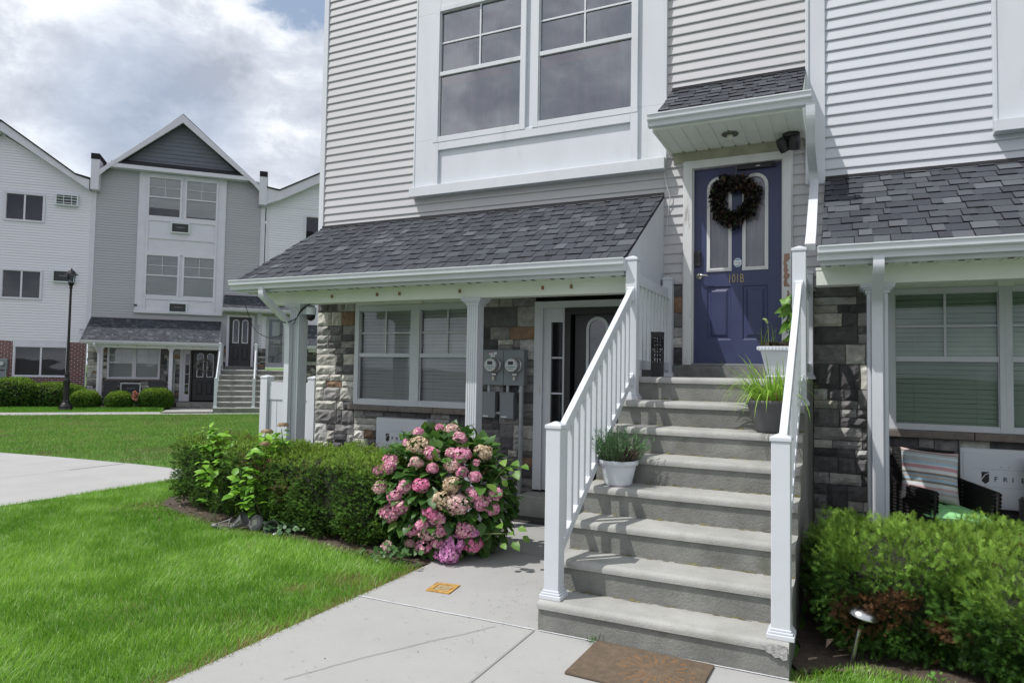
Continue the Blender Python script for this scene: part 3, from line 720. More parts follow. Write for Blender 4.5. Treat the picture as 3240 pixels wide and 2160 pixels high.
    c = MB(); c.box(-3.30, -1.745, 7.0, FW+.1, -.05, .235); c.build('door_step', STEP, U, bevel=.012)
    # upper door
    f = MB(); z0, z1 = 1.735, 3.785
    f.box(-1.522, -1.437, FW-.05, FW+.07, 1.70, 3.872); f.box(-.543, -.465, FW-.05, FW+.07, 1.70, 3.872); f.box(-1.437, -.543, FW-.048, FW+.07, z1+.004, 3.87)
    f.box(-1.437, -1.425, FW-.02, FW+.07, 1.73, z1+.004); f.box(-.555, -.543, FW-.02, FW+.07, 1.73, z1+.004)
    f.box(-1.535, -1.522, FW-.03, FW, 1.70, 3.87); f.box(-.465, -.452, FW-.03, FW, 1.70, 3.87)
    f.box(-1.437, -.543, FW+.0, FW+.09, 1.715, 1.735, 1)
    if not far:                                                        # paint peeled off the jamb
        rd = random.Random(9); zz = np.linspace(2.50, 2.83, 15); pl = [(-.538+rd.uniform(0, .012), z) for z in zz]+[(-.470-rd.uniform(.0, .045), z) for z in zz[::-1]]
        f.prism(pl, 1, FW-.0525, FW-.0505, 2); zz = np.linspace(2.18, 2.46, 9); pl = [(-.500-rd.uniform(0, .012), z) for z in zz]+[(-.480-rd.uniform(.0, .012), z) for z in zz[::-1]]; f.prism(pl, 1, FW-.0525, FW-.0505, 2)
    fr = f.build('door_frame', [OLDTRIM if not far else TRIM, GREYM, mat('bare_wood', (.30, .19, .14), .8, var=.3, scale=12, stretch=(2, 1, .3))], U, bevel=.004)
    g = MB(); g.box(-1.6, -.4, FW+.3, FW+.31, 1.6, 3.9); g.build('hall', ROOM, (fr, U))
    Q = door_leaf(U, -1.425, -.555, z0+.003, z1, FW+.03, PURPLE if not far else BLACKD, frame=OLDTRIM if not far else TRIM)
    yd = FW+.03
    h = MB(); T = Matrix.Translation((-1.372, yd, 2.652)) @ Matrix.Rotation(math.pi/2, 4, 'X')
    h.lathe([(.036, 0), (.036, .008), (.028, .014), (.013, .016), (.013, .05)], n=18, T=T)
    h.tube([(-1.372, yd-.048, 2.652), (-1.34, yd-.052, 2.656), (-1.30, yd-.05, 2.652), (-1.268, yd-.045, 2.647)], [.011, .010, .009, .007], n=8)
    h.build('door_handle', NICKEL if not far else BLACK, Q, smooth=True)
    if not far:
        h = MB(); h.box(-1.42, -1.355, yd-.03, yd, 2.755, 2.915); h.box(-1.408, -1.367, yd-.034, yd-.03, 2.80, 2.895, 1); h.build('keypad_lock', [BLACK, LAMPBLK], Q, bevel=.008)
        n = MB(); put_text(n, '101B', -1.082, 2.572, yd-.003, .128, bold=-.0015, spacing=None, stretch=.62); n.build('house_number', GOLD, Q)
        n = MB(); o8 = [(-.984+.042*math.cos(math.pi/8+i*math.pi/4), 2.778+.048*math.sin(math.pi/8+i*math.pi/4)) for i in range(8)]
        n.prism(o8, 1, yd-.002, yd-.0005, 0); o8 = [(-.984+.036*math.cos(math.pi/8+i*math.pi/4), 2.778+.041*math.sin(math.pi/8+i*math.pi/4)) for i in range(8)]; n.prism(o8, 1, yd-.003, yd-.002, 1)
        n.box(-1.016, -.952, yd-.0038, yd-.003, 2.752, 2.80, 0); put_text(n, 'ring', -1.013, 2.768, yd-.0042, .036, 2); n.build('sticker', [SIGNW, mat('sticker_blue', (.10, .25, .42), .4), GREYM], Q)
        n = MB(); n.box(-.99, -.62, yd-.05, yd, 3.735, 3.772); n.box(-.66, -.60, yd-.075, yd-.05, 3.75, 3.762); n.box(-.80, -.76, yd-.052, yd-.05, 3.75, 3.758, 1); n.build('door_closer', [BLACK, SIGNW], Q, bevel=.004)
    canopy(U, -1.66, -.335 if not far else 1.35, seed=5)
    s = MB(); s.prism([(-1.62, FW-.10), (-.36, FW-.10), (-.36, FW+.03), (-1.62, FW+.03)], 2, 1.585, 1.705); s.box(-1.55, -.43, FW-.075, FW+.06, 1.705, 1.716); s.build('door_sill', mat('grimy_sill', (.16, .165, .16), .85, var=.35, scale=9, bump=.5, bscale=40), U, bevel=.008)
    return U
NEAR = gable_unit('townhouse', 'big beige-grey townhouse with indigo door and shingled porch over stone front', I4, SIDN)
# canopy downspout, running down the neighbour's porch rake
downspout('downspout', NEAR, smooth_path([(-.255, 6.415, 4.0), (-.255, 6.43, 3.86), (-.262, 6.62, 3.70), (-.262, 7.15, 3.62), (-.255, 7.215, 3.50), (-.25, 7.10, 3.44), (-.235, 6.0, 2.755), (-.235, 5.80, 2.63)], .06, 5), m=TRIM)

# ------------------------------------------------------------------ right-hand neighbour
def right_unit():
    U = Thing('townhouse', 'pale white townhouse on the right with blinds behind its stone porch window', 'townhouse', (2.2, FW, 0), I4, 'townhouses round the courtyard green')
    s = MB(); siding(s, -.157, 1.235, 3.45, 9.6, e=.107); siding(s, 1.235, 4.4, 3.45, 3.8, e=.107); siding(s, 4.4, 5.9, 2.5, 9.6, e=.107); s.build('siding', SIDW, U)
    w = MB(); w.box(-.16, 5.95, FW+8.95, FW+9, 0, 9.6); w.box(5.9, 5.95, FW, FW+9, 0, 9.6); w.box(-.16, 5.9, FW+.4, FW+8.9, 3.3, 3.38); w.build('side_wall', SIDW, U)
    r = MB()
    for xe in (-.5, 6.2): r.add([(2.9, 6.95, 12), (2.9, FW+9.2, 12), (xe, FW+9.2, 9.4), (xe, 6.95, 9.4), (2.9, 6.95, 11.9), (2.9, FW+9.2, 11.9), (xe, FW+9.2, 9.3), (xe, 6.95, 9.3)], [(0, 1, 2, 3), (4, 7, 6, 5), (0, 3, 7, 4), (2, 1, 5, 6)], 0, (.045, .047, .052))
    r.build('roof', SHING, U)
    b = MB(); b.box(1.235, 1.50, 7.235, FW-.002, 3.88, 9.5); b.box(4.15, 4.43, 7.235, FW-.002, 3.88, 9.5); b.box(1.50, 4.15, 7.245, FW-.002, 3.88, 4.47); b.box(1.50, 4.15, 7.245, FW-.002, 6.23, 9.5); b.box(1.205, 4.46, 7.17, FW-.003, 3.795, 3.90); b.box(1.205, 1.235, 7.225, FW, 3.9, 9.5)
    b.box(1.50, 1.59, 7.21, 7.245, 3.9, 4.47); b.build('bay_panel', TRIM, U, bevel=.004)
    sash_window(U, 1.51, 2.80, 4.47, 6.23, 7.2, 'curtain', gl=GLASSB, seed=12); sash_window(U, 2.86, 4.14, 4.47, 6.23, 7.2, 'curtain', gl=GLASSB, seed=13)
    porch_roof(U, -.157, 4.45, seed=14, cheeks=(True, True), beam_x0=-.202+.0, shc=(3, 5, 6, 5, 3))
    column(U, .245, 6.165, 2.367, .15); column(U, 2.72, 6.165, 2.367, .13)
    downspout('downspout', U, smooth_path([(.238, EY-.05, 2.53), (.238, EY-.055, 2.44), (.238, 6.09, 2.22), (.238, 6.125, 2.1), (.238, 6.125, .05)], .07, 6), m=TRIM)
    st = MB(); P = lambda u, o, z: (u, FW-o, z)
    stones(st, -.265, .375, -.1, 2.52, P, 31); stones(st, 2.17, 3.0, -.1, 2.52, P, 32); stones(st, .375, 2.17, -.1, 1.075, P, 33)
    st.box(.375, 4.4, FW-.02, FW+.02, 2.44, 2.52, 2); st.box(1.22, 1.34, FW-.06, FW-.02, 2.44, 2.52, 2); st.build('stone_wall', [STONE, MORTAR, SOFF], U)
    sl = MB()
    for a, c in ((.34, 1.03), (1.034, 1.72), (1.724, 2.21)): sl.box(a, c, FW-.10, FW+.02, 1.078, 1.146)
    sl.build('window_sill', SILLS, U, bevel=.008)
    sash_window(U, .377, 1.278, 1.147, 2.442, FW-.05, 'slats', gl=GLASS, gl2=SCREEN, seed=15, bm=BLINDG, fw=.05); sash_window(U, 1.272, 2.17, 1.148, 2.443, FW-.052, 'slats', gl=GLASS, gl2=SCREEN, seed=16, bm=BLINDG, fw=.05)
    return U
RIGHT = right_unit()

# ------------------------------------------------------------------ stairs and railings
RISE, TREAD = .20056, .27822
def step_z(k): return .185+(k-1)*RISE
def step_y(k): return 4.017 if k == 1 else 4.277+(k-2)*TREAD
def stairs(label, F, x0, x1):
    pr = [(FW-.1, -.12), (4.017, -.12)]
    for k in range(1, 9):
        z = step_z(k); y = step_y(k); pr += [(y, z-.055)]
        pr += [(y-.016, z-.05)]
        for q in range(6):
            a = math.pi/2*q/5; pr.append((y-.016+.034*(1-math.cos(a)), z-.034+.034*math.sin(a)))
        if k < 8: pr.append((step_y(k+1)+.006, z+.002))
    pr.append((FW-.1, step_z(8)))
    mb = MB()
    n = 2
    mb.prism(pr, 0, x0, x1)
    for i, f in enumerate(mb.f):                                        # upright faces: dirtier concrete, colour also darkened to deepen the sun's contrast
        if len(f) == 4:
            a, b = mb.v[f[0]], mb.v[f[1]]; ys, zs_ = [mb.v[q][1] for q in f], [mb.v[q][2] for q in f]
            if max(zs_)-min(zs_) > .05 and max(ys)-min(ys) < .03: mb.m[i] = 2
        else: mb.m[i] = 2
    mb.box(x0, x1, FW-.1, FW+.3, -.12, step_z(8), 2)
    if F == I4:                                                          # chipped corner patch under the right post
        pts = [(x1-.145, .168), (x1-.12, .150), (x1-.115, .128), (x1-.085, .121), (x1-.07, .105), (x1-.045, .112), (x1-.03, .098), (x1-.008, .104), (x1-.006, .172), (x1-.05, .177), (x1-.10, .176)]
        mb.add([(p[0], 3.9985, p[1]) for p in pts], [tuple(range(len(pts)))], 1)
    for k in range(1, 8):                                                # grime caught where tread meets riser
        n = 40; rd = random.Random(k)
        for i in range(n):
            a, b = x0+(x1-x0)*i/n, x0+(x1-x0)*(i+1)/n; w = max(0, rd.gauss(.006, .005)); h = max(.001, rd.gauss(.006, .004)); yk = step_y(k+1)
            if w > .001: mb.add([(a, yk-w, step_z(k)+.0042), (b, yk-w*rd.uniform(.6, 1.4), step_z(k)+.0042), (b, yk-.0015, step_z(k)+h), (a, yk-.0015, step_z(k)+h)], [(0, 1, 2, 3)], 3)
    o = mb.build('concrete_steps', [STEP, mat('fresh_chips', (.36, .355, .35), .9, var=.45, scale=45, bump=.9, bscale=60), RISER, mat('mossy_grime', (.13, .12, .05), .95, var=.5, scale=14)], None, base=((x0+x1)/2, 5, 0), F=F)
    return tag(o, label, 'steps', 'front steps of the townhouses')
def post(mb, xc, yc, z0, z1, w=.10):
    h = w/2; mb.box(xc-h, xc+h, yc-h, yc+h, z0, z1-.045)
    for d, a, b in ((.022, 0, .028), (.014, .028, .042), (.006, .042, .055)): mb.box(xc-h-d, xc+h+d, yc-h-d, yc+h+d, z0+a, z0+b)
    d = h+.007; mb.box(xc-d, xc+d, yc-d, yc+d, z1-.045, z1-.022)
    mb.loft([[(xc-d, yc-d, z1-.022), (xc+d, yc-d, z1-.022), (xc+d, yc+d, z1-.022), (xc-d, yc+d, z1-.022)], [(xc-.008, yc-.008, z1), (xc+.008, yc-.008, z1), (xc+.008, yc+.008, z1), (xc-.008, yc+.008, z1)]])
def railing(label, F, x):
    T = Thing('stair_railing', label, 'railing', (x, 4.11, .185), F, 'white railings of the front steps')
    for y, z0, z1 in ((4.11, step_z(1), 1.30), (5.85, step_z(7), 2.65), (7.20, step_z(8), 2.65)):
        m = MB(); post(m, x, y, z0, z1); m.build('post', VINYL, T, bevel=.004)
    ya, yb = 4.16, 5.80; zt = lambda y: 1.235+.687*(y-4.16); zb = lambda y: .485+.687*(y-4.16)
    def bar(f, h, w, ya, yb, nm):
        m = MB(); m.prism([(ya, f(ya)-h), (yb, f(yb)-h), (yb, f(yb)), (ya, f(ya))], 0, x-w/2, x+w/2)
        for y, s in ((ya, 1), (yb, -1)):                                 # socket brackets
            y2 = y+.022*s; m.prism([(min(y, y2), f(min(y, y2))-h-.012), (max(y, y2), f(max(y, y2))-h-.012), (max(y, y2), f(max(y, y2))+.010), (min(y, y2), f(min(y, y2))+.010)], 0, x-w/2-.009, x+w/2+.009)
        m.build(nm, VINYL, T, bevel=.004)
    bar(zt, .092, .045, ya, yb, 'handrail'); bar(zb, .075, .045, ya, yb, 'bottom_rail')
    n = 13
    for i in range(n):
        y = ya+(yb-ya)*(i+.8)/(n+.6); m = MB(); m.prism([(y-.018, zb(y-.018)-.01), (y+.018, zb(y+.018)-.01), (y+.018, zt(y+.018)-.085), (y-.018, zt(y-.018)-.085)], 0, x-.018, x+.018); m.build('baluster', VINYL, T, bevel=.003)
    bar(lambda y: 2.502, .097, .045, 5.90, 7.15, 'handrail'); bar(lambda y: 1.737, .085, .045, 5.90, 7.15, 'bottom_rail')
    for i in range(9):
        y = 5.9+1.25*(i+.75)/9.5; m = MB(); m.box(x-.018, x+.018, y-.018, y+.018, 1.73, 2.41); m.build('baluster', VINYL, T, bevel=.003)
    return T
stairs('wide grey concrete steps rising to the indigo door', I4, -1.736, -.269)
railing('white vinyl railing up the left of the near steps, beside the white potted shrub', I4, -1.67)
railing('white vinyl railing up the right of the near steps, beside the juniper hedge', I4, -.315)

# ------------------------------------------------------------------ across the green
FX, FYY, FTH, FZ = -26.67078928, 16.91399557, .79609236, -.11060705
FARM = Matrix.Translation((FX, FYY, FZ)) @ Matrix.Rotation(FTH, 4, 'Z') @ Matrix.Translation((6.48, -FW, 0))
NEARTRIM, TRIM = TRIM, mat('far_white_trim', (.60, .585, .67), .5, var=.06, scale=2.5)
NEARSOFF, SOFF = SOFF, mat('far_soffit', (.70, .70, .74), .5, var=.06, scale=3)
gable_unit('townhouse', 'distant slate-grey townhouse with a gabled top, black doors and a white window bay', FARM, SIDG, far=True)
stairs('distant double flight of pale steps below two doors', FARM, -1.736, 1.45)
railing('distant white railing on the left of the far steps, beside the black lower door', FARM, -1.67)
railing('distant white railing in the middle of the far steps', FARM, -.34)
def ac(label, F, x0, x1, z0, z1, Y=FW, kind='dark', depth=.10):
    T = Thing('air_conditioner', label, 'air conditioner', ((x0+x1)/2, Y, z0), F, 'air conditioners in the house walls')
    w, h = x1-x0, z1-z0; m = MB()
    if kind == 'white':
        m.box(x0, x1, Y-depth, Y, z0, z1); m.box(x0+.02, x1-.02, Y-depth-.006, Y-depth, z0+.02, z1-.03)
        m.box(x0+.035, x1-.035, Y-depth-.0075, Y-depth-.006, z0+h*.36, z0+h*.363, 1); m.box(x0+.10, x1-.10, Y-depth-.0075, Y-depth-.006, z0+h*.66, z0+h*.663, 1)
        for q in (.35, .42): m.box(x0+w*q, x0+w*q+.014, Y-depth-.0085, Y-depth-.006, z0+h*.70, z0+h*.71, 1)
        m.build('cover', [ACW, GREYM], T, bevel=.006)
        t = MB(); yy = Y-depth-.0075; lx, lz = x0+.155, z0+h*.475
        sh = [(lx, lz+.07), (lx+.055, lz+.07), (lx+.055, lz-.01), (lx+.0275, lz-.035), (lx, lz-.01)]; t.prism(sh, 1, yy, yy+.0015)
        t.add([(lx-.001, yy-.001, lz-.004), (lx+.030, yy-.001, lz+.045), (lx+.056, yy-.001, lz+.056), (lx+.056, yy-.001, lz+.063), (lx+.027, yy-.001, lz+.052), (lx-.001, yy-.001, lz+.008)], [(0, 1, 2, 3, 4, 5)], 1)
        put_text(t, 'FRIEDRICH', lx+.09, lz-.006, yy, .056, 0, bold=.0007, spacing=.064); t.build('lettering', [INK, ACW], T)
    else:
        ring_frame(m, x0, x1, z0, z1, .045, Y-depth, Y); m.build('sleeve', ACW if kind != 'dark2' else TRIM, T, bevel=.004)
        g = MB(); g.box(x0+.045, x1-.045, Y-depth+.03, Y-.002, z0+.045, z1-.045)
        for i in range(7): z = z0+.06+(h-.12)*i/7; g.box(x0+.046, x1-.046, Y-depth+.018, Y-depth+.03, z, z+.012)
        g.build('grille', ACD, T)
        t = MB()
        if kind == 'louvre':
            for i in range(1, 4): z = z0+h*i/4; t.box(x0+.045, x1-.045, Y-depth+.005, Y-depth+.018, z-.012, z+.012)
            for q in (.35, .7): t.box(x0+w*q, x0+w*q+.02, Y-depth+.004, Y-depth+.017, z0+.045, z1-.045)
            t.build('louvres', ACW, T)
        else: put_text(t, 'FRIEDRICH', x0+w*.30, z0+h*.50, Y-depth+.012, .05, spacing=.034); t.build('lettering', WINK, T)
ac('dark-fronted air conditioner under the top bay window of the distant grey house', FARM, -3.76, -3.06, 7.12, 7.55, 7.24)
ac('dark-fronted air conditioner under the middle bay window of the distant grey house', FARM, -3.74, -3.05, 3.86, 4.27, 7.24)
ac('dark-fronted air conditioner under the far porch window, between two dark chairs', FARM, -5.34, -4.62, .52, 1.0, FW-.03)
ac('white slatted air conditioner high on the distant white wall', FARM, -7.83, -7.06, 7.87, 8.31, FW, 'louvre', .16)
ac('air conditioner on the distant white wall behind the street lamp head', FARM, -7.81, -7.05, 4.86, 5.33, FW, 'dark', .16)
ac('white boxed air conditioner cover under the near left porch window, partly behind pink hydrangeas', I4, -5.36, -4.60, .50, 1.0, FW-.02, 'white', .16)
ac('white boxed air conditioner cover beside the wicker chair', I4, .925, 1.75, .50, 1.012, FW-.02, 'white', .06)
def left_wing():
    U = Thing('townhouse', 'distant white townhouse at far left with a red brick ground floor', 'townhouse', (-9.8, FW, 0), FARM, 'townhouses round the courtyard green')
    xa, xb = -15.0, -6.55; zl = lambda x: 8.66+(x+6.66)*-.61
    s = MB(); ap = (-9.64, 10.30)
    siding_holes(s, xa, xb, 2.56, 8.6, [(-9.49, -8.21, 7.16, 8.22), (-9.49, -8.19, 4.17, 5.27)]); siding(s, xa, xb, 8.6, 10.5, xl=lambda z: ap[0]-(ap[1]+.1-z)*1.64, xr=lambda z: ap[0]+(ap[1]+.1-z)*1.64); s.build('siding', SIDF, U)
    t = MB(); t.box(-6.64, -6.55, FW-.02, FW, 2.5, 8.6); t.box(-6.6, -6.57, FW-.03, FW, 0, 2.56); t.build('corner_trim', TRIM, U)
    f = MB()
    for sx in (-1, 1):
        f.add([(ap[0], 6.95, ap[1]+.16), (ap[0]+sx*2.98, 6.95, 8.5+.02), (ap[0]+sx*2.98, 6.95, 8.5+.42), (ap[0]+sx*2.5, 6.95, 9.06), (ap[0], 6.95, ap[1]+.52)][::-1]+[(ap[0], 7.3, ap[1]+.16), (ap[0]+sx*2.98, 7.3, 8.52), (ap[0]+sx*2.98, 7.3, 8.92), (ap[0]+sx*2.5, 7.3, 9.06), (ap[0], 7.3, ap[1]+.52)][::-1],
              [(0, 1, 2, 3, 4), (4, 3, 8, 9), (0, 5, 6, 1), (1, 6, 7, 2)])
    f.build('fascia', TRIM, U)
    r = MB()
    for sx in (-1, 1): r.add([(ap[0], 6.9, ap[1]+.53), (ap[0]+sx*2.5, 6.9, 9.07), (ap[0]+sx*3.0, 6.9, 8.95), (ap[0]+sx*3.0, 16, 8.95), (ap[0]+sx*2.5, 16, 9.07), (ap[0], 16, ap[1]+.53), (ap[0], 6.9, ap[1]+.58), (ap[0]+sx*2.5, 6.9, 9.12), (ap[0]+sx*3., 6.9, 9.0), (ap[0]+sx*3., 16, 9.0), (ap[0]+sx*2.5, 16, 9.12), (ap[0], 16, ap[1]+.58)], [(6, 7, 10, 11), (7, 8, 9, 10), (0, 1, 7, 6), (1, 2, 8, 7)], 0, (.03, .031, .036))
    r.build('roof', SHING, U)
    b = MB(); b.box(xa, -9.01, FW-.02, FW+.1, -.1, 2.555); b.box(-7.17, -6.6, FW-.02, FW+.1, -.1, 2.555); b.box(-9.01, -7.17, FW-.02, FW+.1, -.1, 1.18); b.build('brick_wall', BRICK, U)
    h = MB(); h.box(-9.02, -7.16, FW-.03, FW+.02, 2.38, 2.56); h.build('window_head', TRIM, U)
    sash_window(U, -9.00, -7.18, 1.18, 2.40, FW-.06, 'none', slider=True, seed=41)
    sash_window(U, -9.52, -8.18, 7.13, 8.25, FW-.06, 'none', slider=True, seed=42); sash_window(U, -9.52, -8.16, 4.14, 5.30, FW-.06, 'none', slider=True, seed=43)
    v = MB(); v.box(-6.86, -6.70, FW-.05, FW, 2.94, 3.09); v.box(-6.83, -6.73, FW-.055, FW-.05, 3.04, 3.06, 1); v.build('dryer_vent', [TRIM, DARK], U)
left_wing()
def right_wing():
    U = Thing('townhouse', 'distant white townhouse with a glazed storm door beyond the far steps', 'townhouse', (2.0, FW, 0), FARM, 'townhouses round the courtyard green')
    s = MB(); siding_holes(s, -.12, 8, 4.66, 8.63, [(1.48, 2.87, 7.28, 8.32)]); siding(s, 1.35, 8, 2.5, 4.66); siding(s, -.12, 8, 8.63, 10.6, xl=lambda z: -.1+(z-8.63)*1.55); s.box(-.27, .03, FW-.012, FW, 2.5, 4.0); s.box(.81, 1.36, FW-.012, FW, 2.5, 4.0); s.build('siding', SIDF, U)
    t = MB(); t.box(-.12, 0, FW-.03, FW, 4.7, 8.6); t.build('corner_trim', TRIM, U)
    f = MB(); f.add([(-.14, 6.95, 8.6), (.45, 6.95, 8.86), (3.2, 6.95, 10.42), (3.2, 6.95, 10.8), (.38, 6.95, 9.22), (-.14, 6.95, 9.3), (-.14, 7.3, 8.6), (.45, 7.3, 8.86), (3.2, 7.3, 10.42)], [(0, 1, 2, 3, 4, 5), (0, 6, 7, 1), (1, 7, 8, 2)]); f.build('fascia', TRIM, U)
    r = MB(); r.add([(-.14, 6.9, 9.31), (.38, 6.9, 9.23), (3.2, 6.9, 10.81), (3.2, 16, 10.81), (.38, 16, 9.23), (-.14, 16, 9.31), (-.14, 6.9, 9.36), (.38, 6.9, 9.28), (3.2, 6.9, 10.86), (3.2, 16, 10.86), (.38, 16, 9.28), (-.14, 16, 9.36)], [(6, 7, 10, 11), (7, 8, 9, 10), (0, 1, 7, 6), (1, 2, 8, 7)], 0, (.03, .031, .036)); r.build('roof', SHING, U)
    st = MB(); P = lambda u, o, z: (u, FW-o, z); stones(st, -.27, .03, 1.6, 2.5, P, 51); stones(st, .81, 1.7, 0, 2.5, P, 52); stones(st, 1.7, 4.5, 0, 2.5, P, 53); st.build('stone_wall', [STONE, MORTAR], U)
    f = MB(); ring_frame(f, .03, .81, 1.70, 3.90, .11, FW-.06, FW+.05, wb=.2); fr = f.build('storm_door', mat('grey_storm_frame', (.36, .38, .40), .45), U)
    g = MB(); g.quad((.14, FW-.01, 1.9), (.70, FW-.01, 1.9), (.70, FW-.01, 3.79), (.14, FW-.01, 3.79)); g.build('glass', GLASS, (fr, U))
    g = MB(); g.box(.14, .70, FW+.10, FW+.12, 1.9, 3.79); g.box(.20, .64, FW+.085, FW+.1, 2.0, 2.85, 1)
    for i in range(14): x = .20+.44*i/13; g.box(x-.006, x+.006, FW+.07, FW+.085, 1.95, 2.9, 2)
    for z in (2.2, 2.6, 2.85): g.box(.16, .68, FW+.068, FW+.085, z, z+.02, 2)
    g.box(.27, .57, FW+.08, FW+.1, 3.05, 3.65, 2); g.build('inner_door', [mat('grey_inner_door', (.22, .24, .27), .5), ACD, SIGNW], (fr, U))
    n = MB(); put_text(n, '111B', .32, 2.74, FW-.012, .12, spacing=.066); n.build('house_number', SIGNW, (fr, U))
    h = MB(); h.lathe([(.03, 0), (.03, .02), (.012, .03), (.012, .05), (.03, .06), (.02, .08)], n=10, T=Matrix.Translation((.755, FW-.06, 2.75)) @ Matrix.Rotation(math.pi/2, 4, 'X')); h.lathe([(.025, 0), (.025, .02)], n=10, T=Matrix.Translation((.755, FW-.06, 2.9)) @ Matrix.Rotation(math.pi/2, 4, 'X')); h.build('door_handle', STEEL, (fr, U))
    sash_window(U, 1.45, 2.9, 7.25, 8.35, FW-.06, 'none', slider=True, seed=54)
    porch_roof(U, 1.55, 6, seed=55); sash_window(U, 2.3, 3.7, 1.15, 2.44, FW-.06, 'slats', seed=56)
right_wing()
TRIM, SOFF = NEARTRIM, NEARSOFF

# ------------------------------------------------------------------ small things by the near house
def single(mb, name, label, cat, mats, base, F=I4, group=None, **k):
    o = mb.build(name, mats, None, base=base, F=F, **k); return tag(o, label, cat, group)
# electric meters
T = Thing('electric_meter', 'grey double electric meter cabinet with two round glass meters beside the near lower door', 'electric meter', (-3.59, FW, 1.05))
m = MB(); m.box(-3.862, -3.592, 7.17, FW-.01, 1.45, 1.86); m.box(-3.588, -3.325, 7.17, FW-.01, 1.45, 1.86); m.box(-3.866, -3.32, 7.165, FW-.008, 1.852, 1.868); m.build('cabinet', GREYM, T, bevel=.005)
for x in (-3.715, -3.445):
    g = MB(); R9 = Matrix.Translation((x, 7.17, 1.685)) @ Matrix.Rotation(math.pi/2, 4, 'X')
    g.lathe([(.098, 0), (.098, .02), (.088, .026), (.084, .03)], n=28, T=R9); g.lathe([(.084, .03), (.082, .075)], n=28, T=R9, cap=False, m=0)
    g.lathe([(.080, .075), (.076, .10), (.07, .104)], n=28, T=R9, m=1)
    mm = g.build('meter', [mat('meter_ring', (.45, .46, .47), .3, metal=.6), mat('meter_face', (.55, .57, .58), .25)], T)
    d = MB(); d.box(x-.035, x+.03, 7.0645, 7.066, 1.69, 1.73); d.box(x-.05, x+.05, 7.0645, 7.066, 1.66, 1.672, 1); d.box(x-.03, x+.03, 7.0645, 7.066, 1.64, 1.646, 2); d.build('display', [ACD, mat('teal_label', (.12, .30, .30), .5), INK], (mm, T))
    d = MB(); d.tube([(x+.012, 7.15, 1.585), (x+.012, 7.135, 1.555)], .008); d.box(x-.012, x+.04, 7.14, 7.16, 1.57, 1.585); d.box(x-.001, x+.022, 7.13, 7.145, 1.51, 1.55, 1); d.build('seal', [STEEL, mat('pale_tag', (.6, .6, .5), .5)], (mm, T))
m = MB(); m.box(-3.78, -3.68, 7.168, 7.17, 1.81, 1.838); m.box(-3.765, -3.705, 7.168, 7.17, 1.78, 1.805); m.box(-3.73, -3.72, 7.1665, 7.168, 1.815, 1.833, 1); m.box(-3.78, -3.735, 7.1667, 7.168, 1.826, 1.838, 2); m.build('label_plate', [SIGNW, INK, PINK], T)
for a, b in ((-3.88, -3.70), (-3.635, -3.458)):
    m = MB(); m.box(a, b, 7.18, FW-.01, 1.065, 1.365); m.box(a-.004, b+.004, 7.175, FW-.01, 1.345, 1.37); m.box(a+.02, a+.09, 7.178, 7.18, 1.075, 1.09, 1); m.build('breaker_box', [GREYM, SIGNW], T, bevel=.004)
m = MB(); m.tube([(-3.365, 7.20, 1.45), (-3.365, 7.20, .95), (-3.375, 7.20, .12)], .027, 12); 
for z in (1.41, .93, .6): m.tube([(-3.37, 7.20, z), (-3.37, 7.20, z-.04)], .031, 12)
for x in (-3.80, -3.55): m.tube([(x, 7.22, 1.45), (x, 7.22, 1.36)], .02, 8)
m.tube([(-3.70, 7.22, 1.12), (-3.63, 7.22, 1.12)], .02, 8); m.build('conduit', GALV, T)
# wreath
T = Thing('wreath', 'dark wreath of dried leaves and twigs hanging on the indigo door', 'wreath', (-1.01, 7.30, 3.41))
N = 1900; a = RNG.uniform(0, 2*np.pi, N); q = RNG.uniform(0, 2*np.pi, N); rr = (.170+.078*np.cos(q)*np.sqrt(RNG.uniform(.2, 1, N)))*(1+.07*np.sin(3*a+1)+.05*np.sin(7*a))
O = np.stack([-1.012+rr*np.cos(a), 7.285-.05*np.abs(np.sin(q))-RNG.uniform(0, .02, N), 3.412+rr*np.sin(a)*1.13], 1)
rad = np.stack([np.cos(a), np.zeros(N), np.sin(a)], 1); tang = np.stack([-np.sin(a), np.zeros(N), np.cos(a)], 1)
D = norm(rad*RNG.normal(.35, .6, (N, 1))+tang*RNG.normal(.4, .5, (N, 1))+np.array([0, -1., 0])*RNG.uniform(.1, .9, (N, 1)))
X, Y, Z = frames(D); C = lerpc((.008, .008, .010), (.028, .022, .018), RNG.random(N)); k = RNG.random(N); C[k > .94] = (.045, .09, .025); kb = (k < .09)|((k < .35) & (np.abs(a-.9) < .5)); C[kb] = lerpc((.06, .035, .018), (.13, .07, .035), RNG.random(kb.sum()))
V, TT, CC = scatter(*ovate(.36), O, X, Y, Z, RNG.uniform(.022, .05, N), C); np_mesh('leaves', V, TT, CC, LEAFM, T)
m = MB(); rd = random.Random(3)
for i in range(150):
    a = rd.gauss(1.1, 1.1); r = rd.uniform(.15, .26); p = Vector((-1.012+r*math.cos(a), 7.26, 3.412+r*math.sin(a))); d = Vector((math.cos(a+rd.gauss(0, .6)), rd.uniform(-.3, .1), math.sin(a+rd.gauss(0, .6))))
    m.tube([p, p+d*rd.uniform(.04, .09)], [.0022, .0008], 4)
ring = [(-1.012+.16*math.cos(t), 7.30, 3.412+.17*math.sin(t)) for t in np.linspace(0, 2*math.pi, 25)]; m.tube(ring, .05, 8); m.build('twig_ring', mat('brown_twigs', (.07, .035, .018), .9), T)
m = MB(); m.tube([(-1.0, 7.30, 3.60), (-1.0, 7.318, 3.80)], .0015, 4); m.build('hanging_cord', WINK, T)
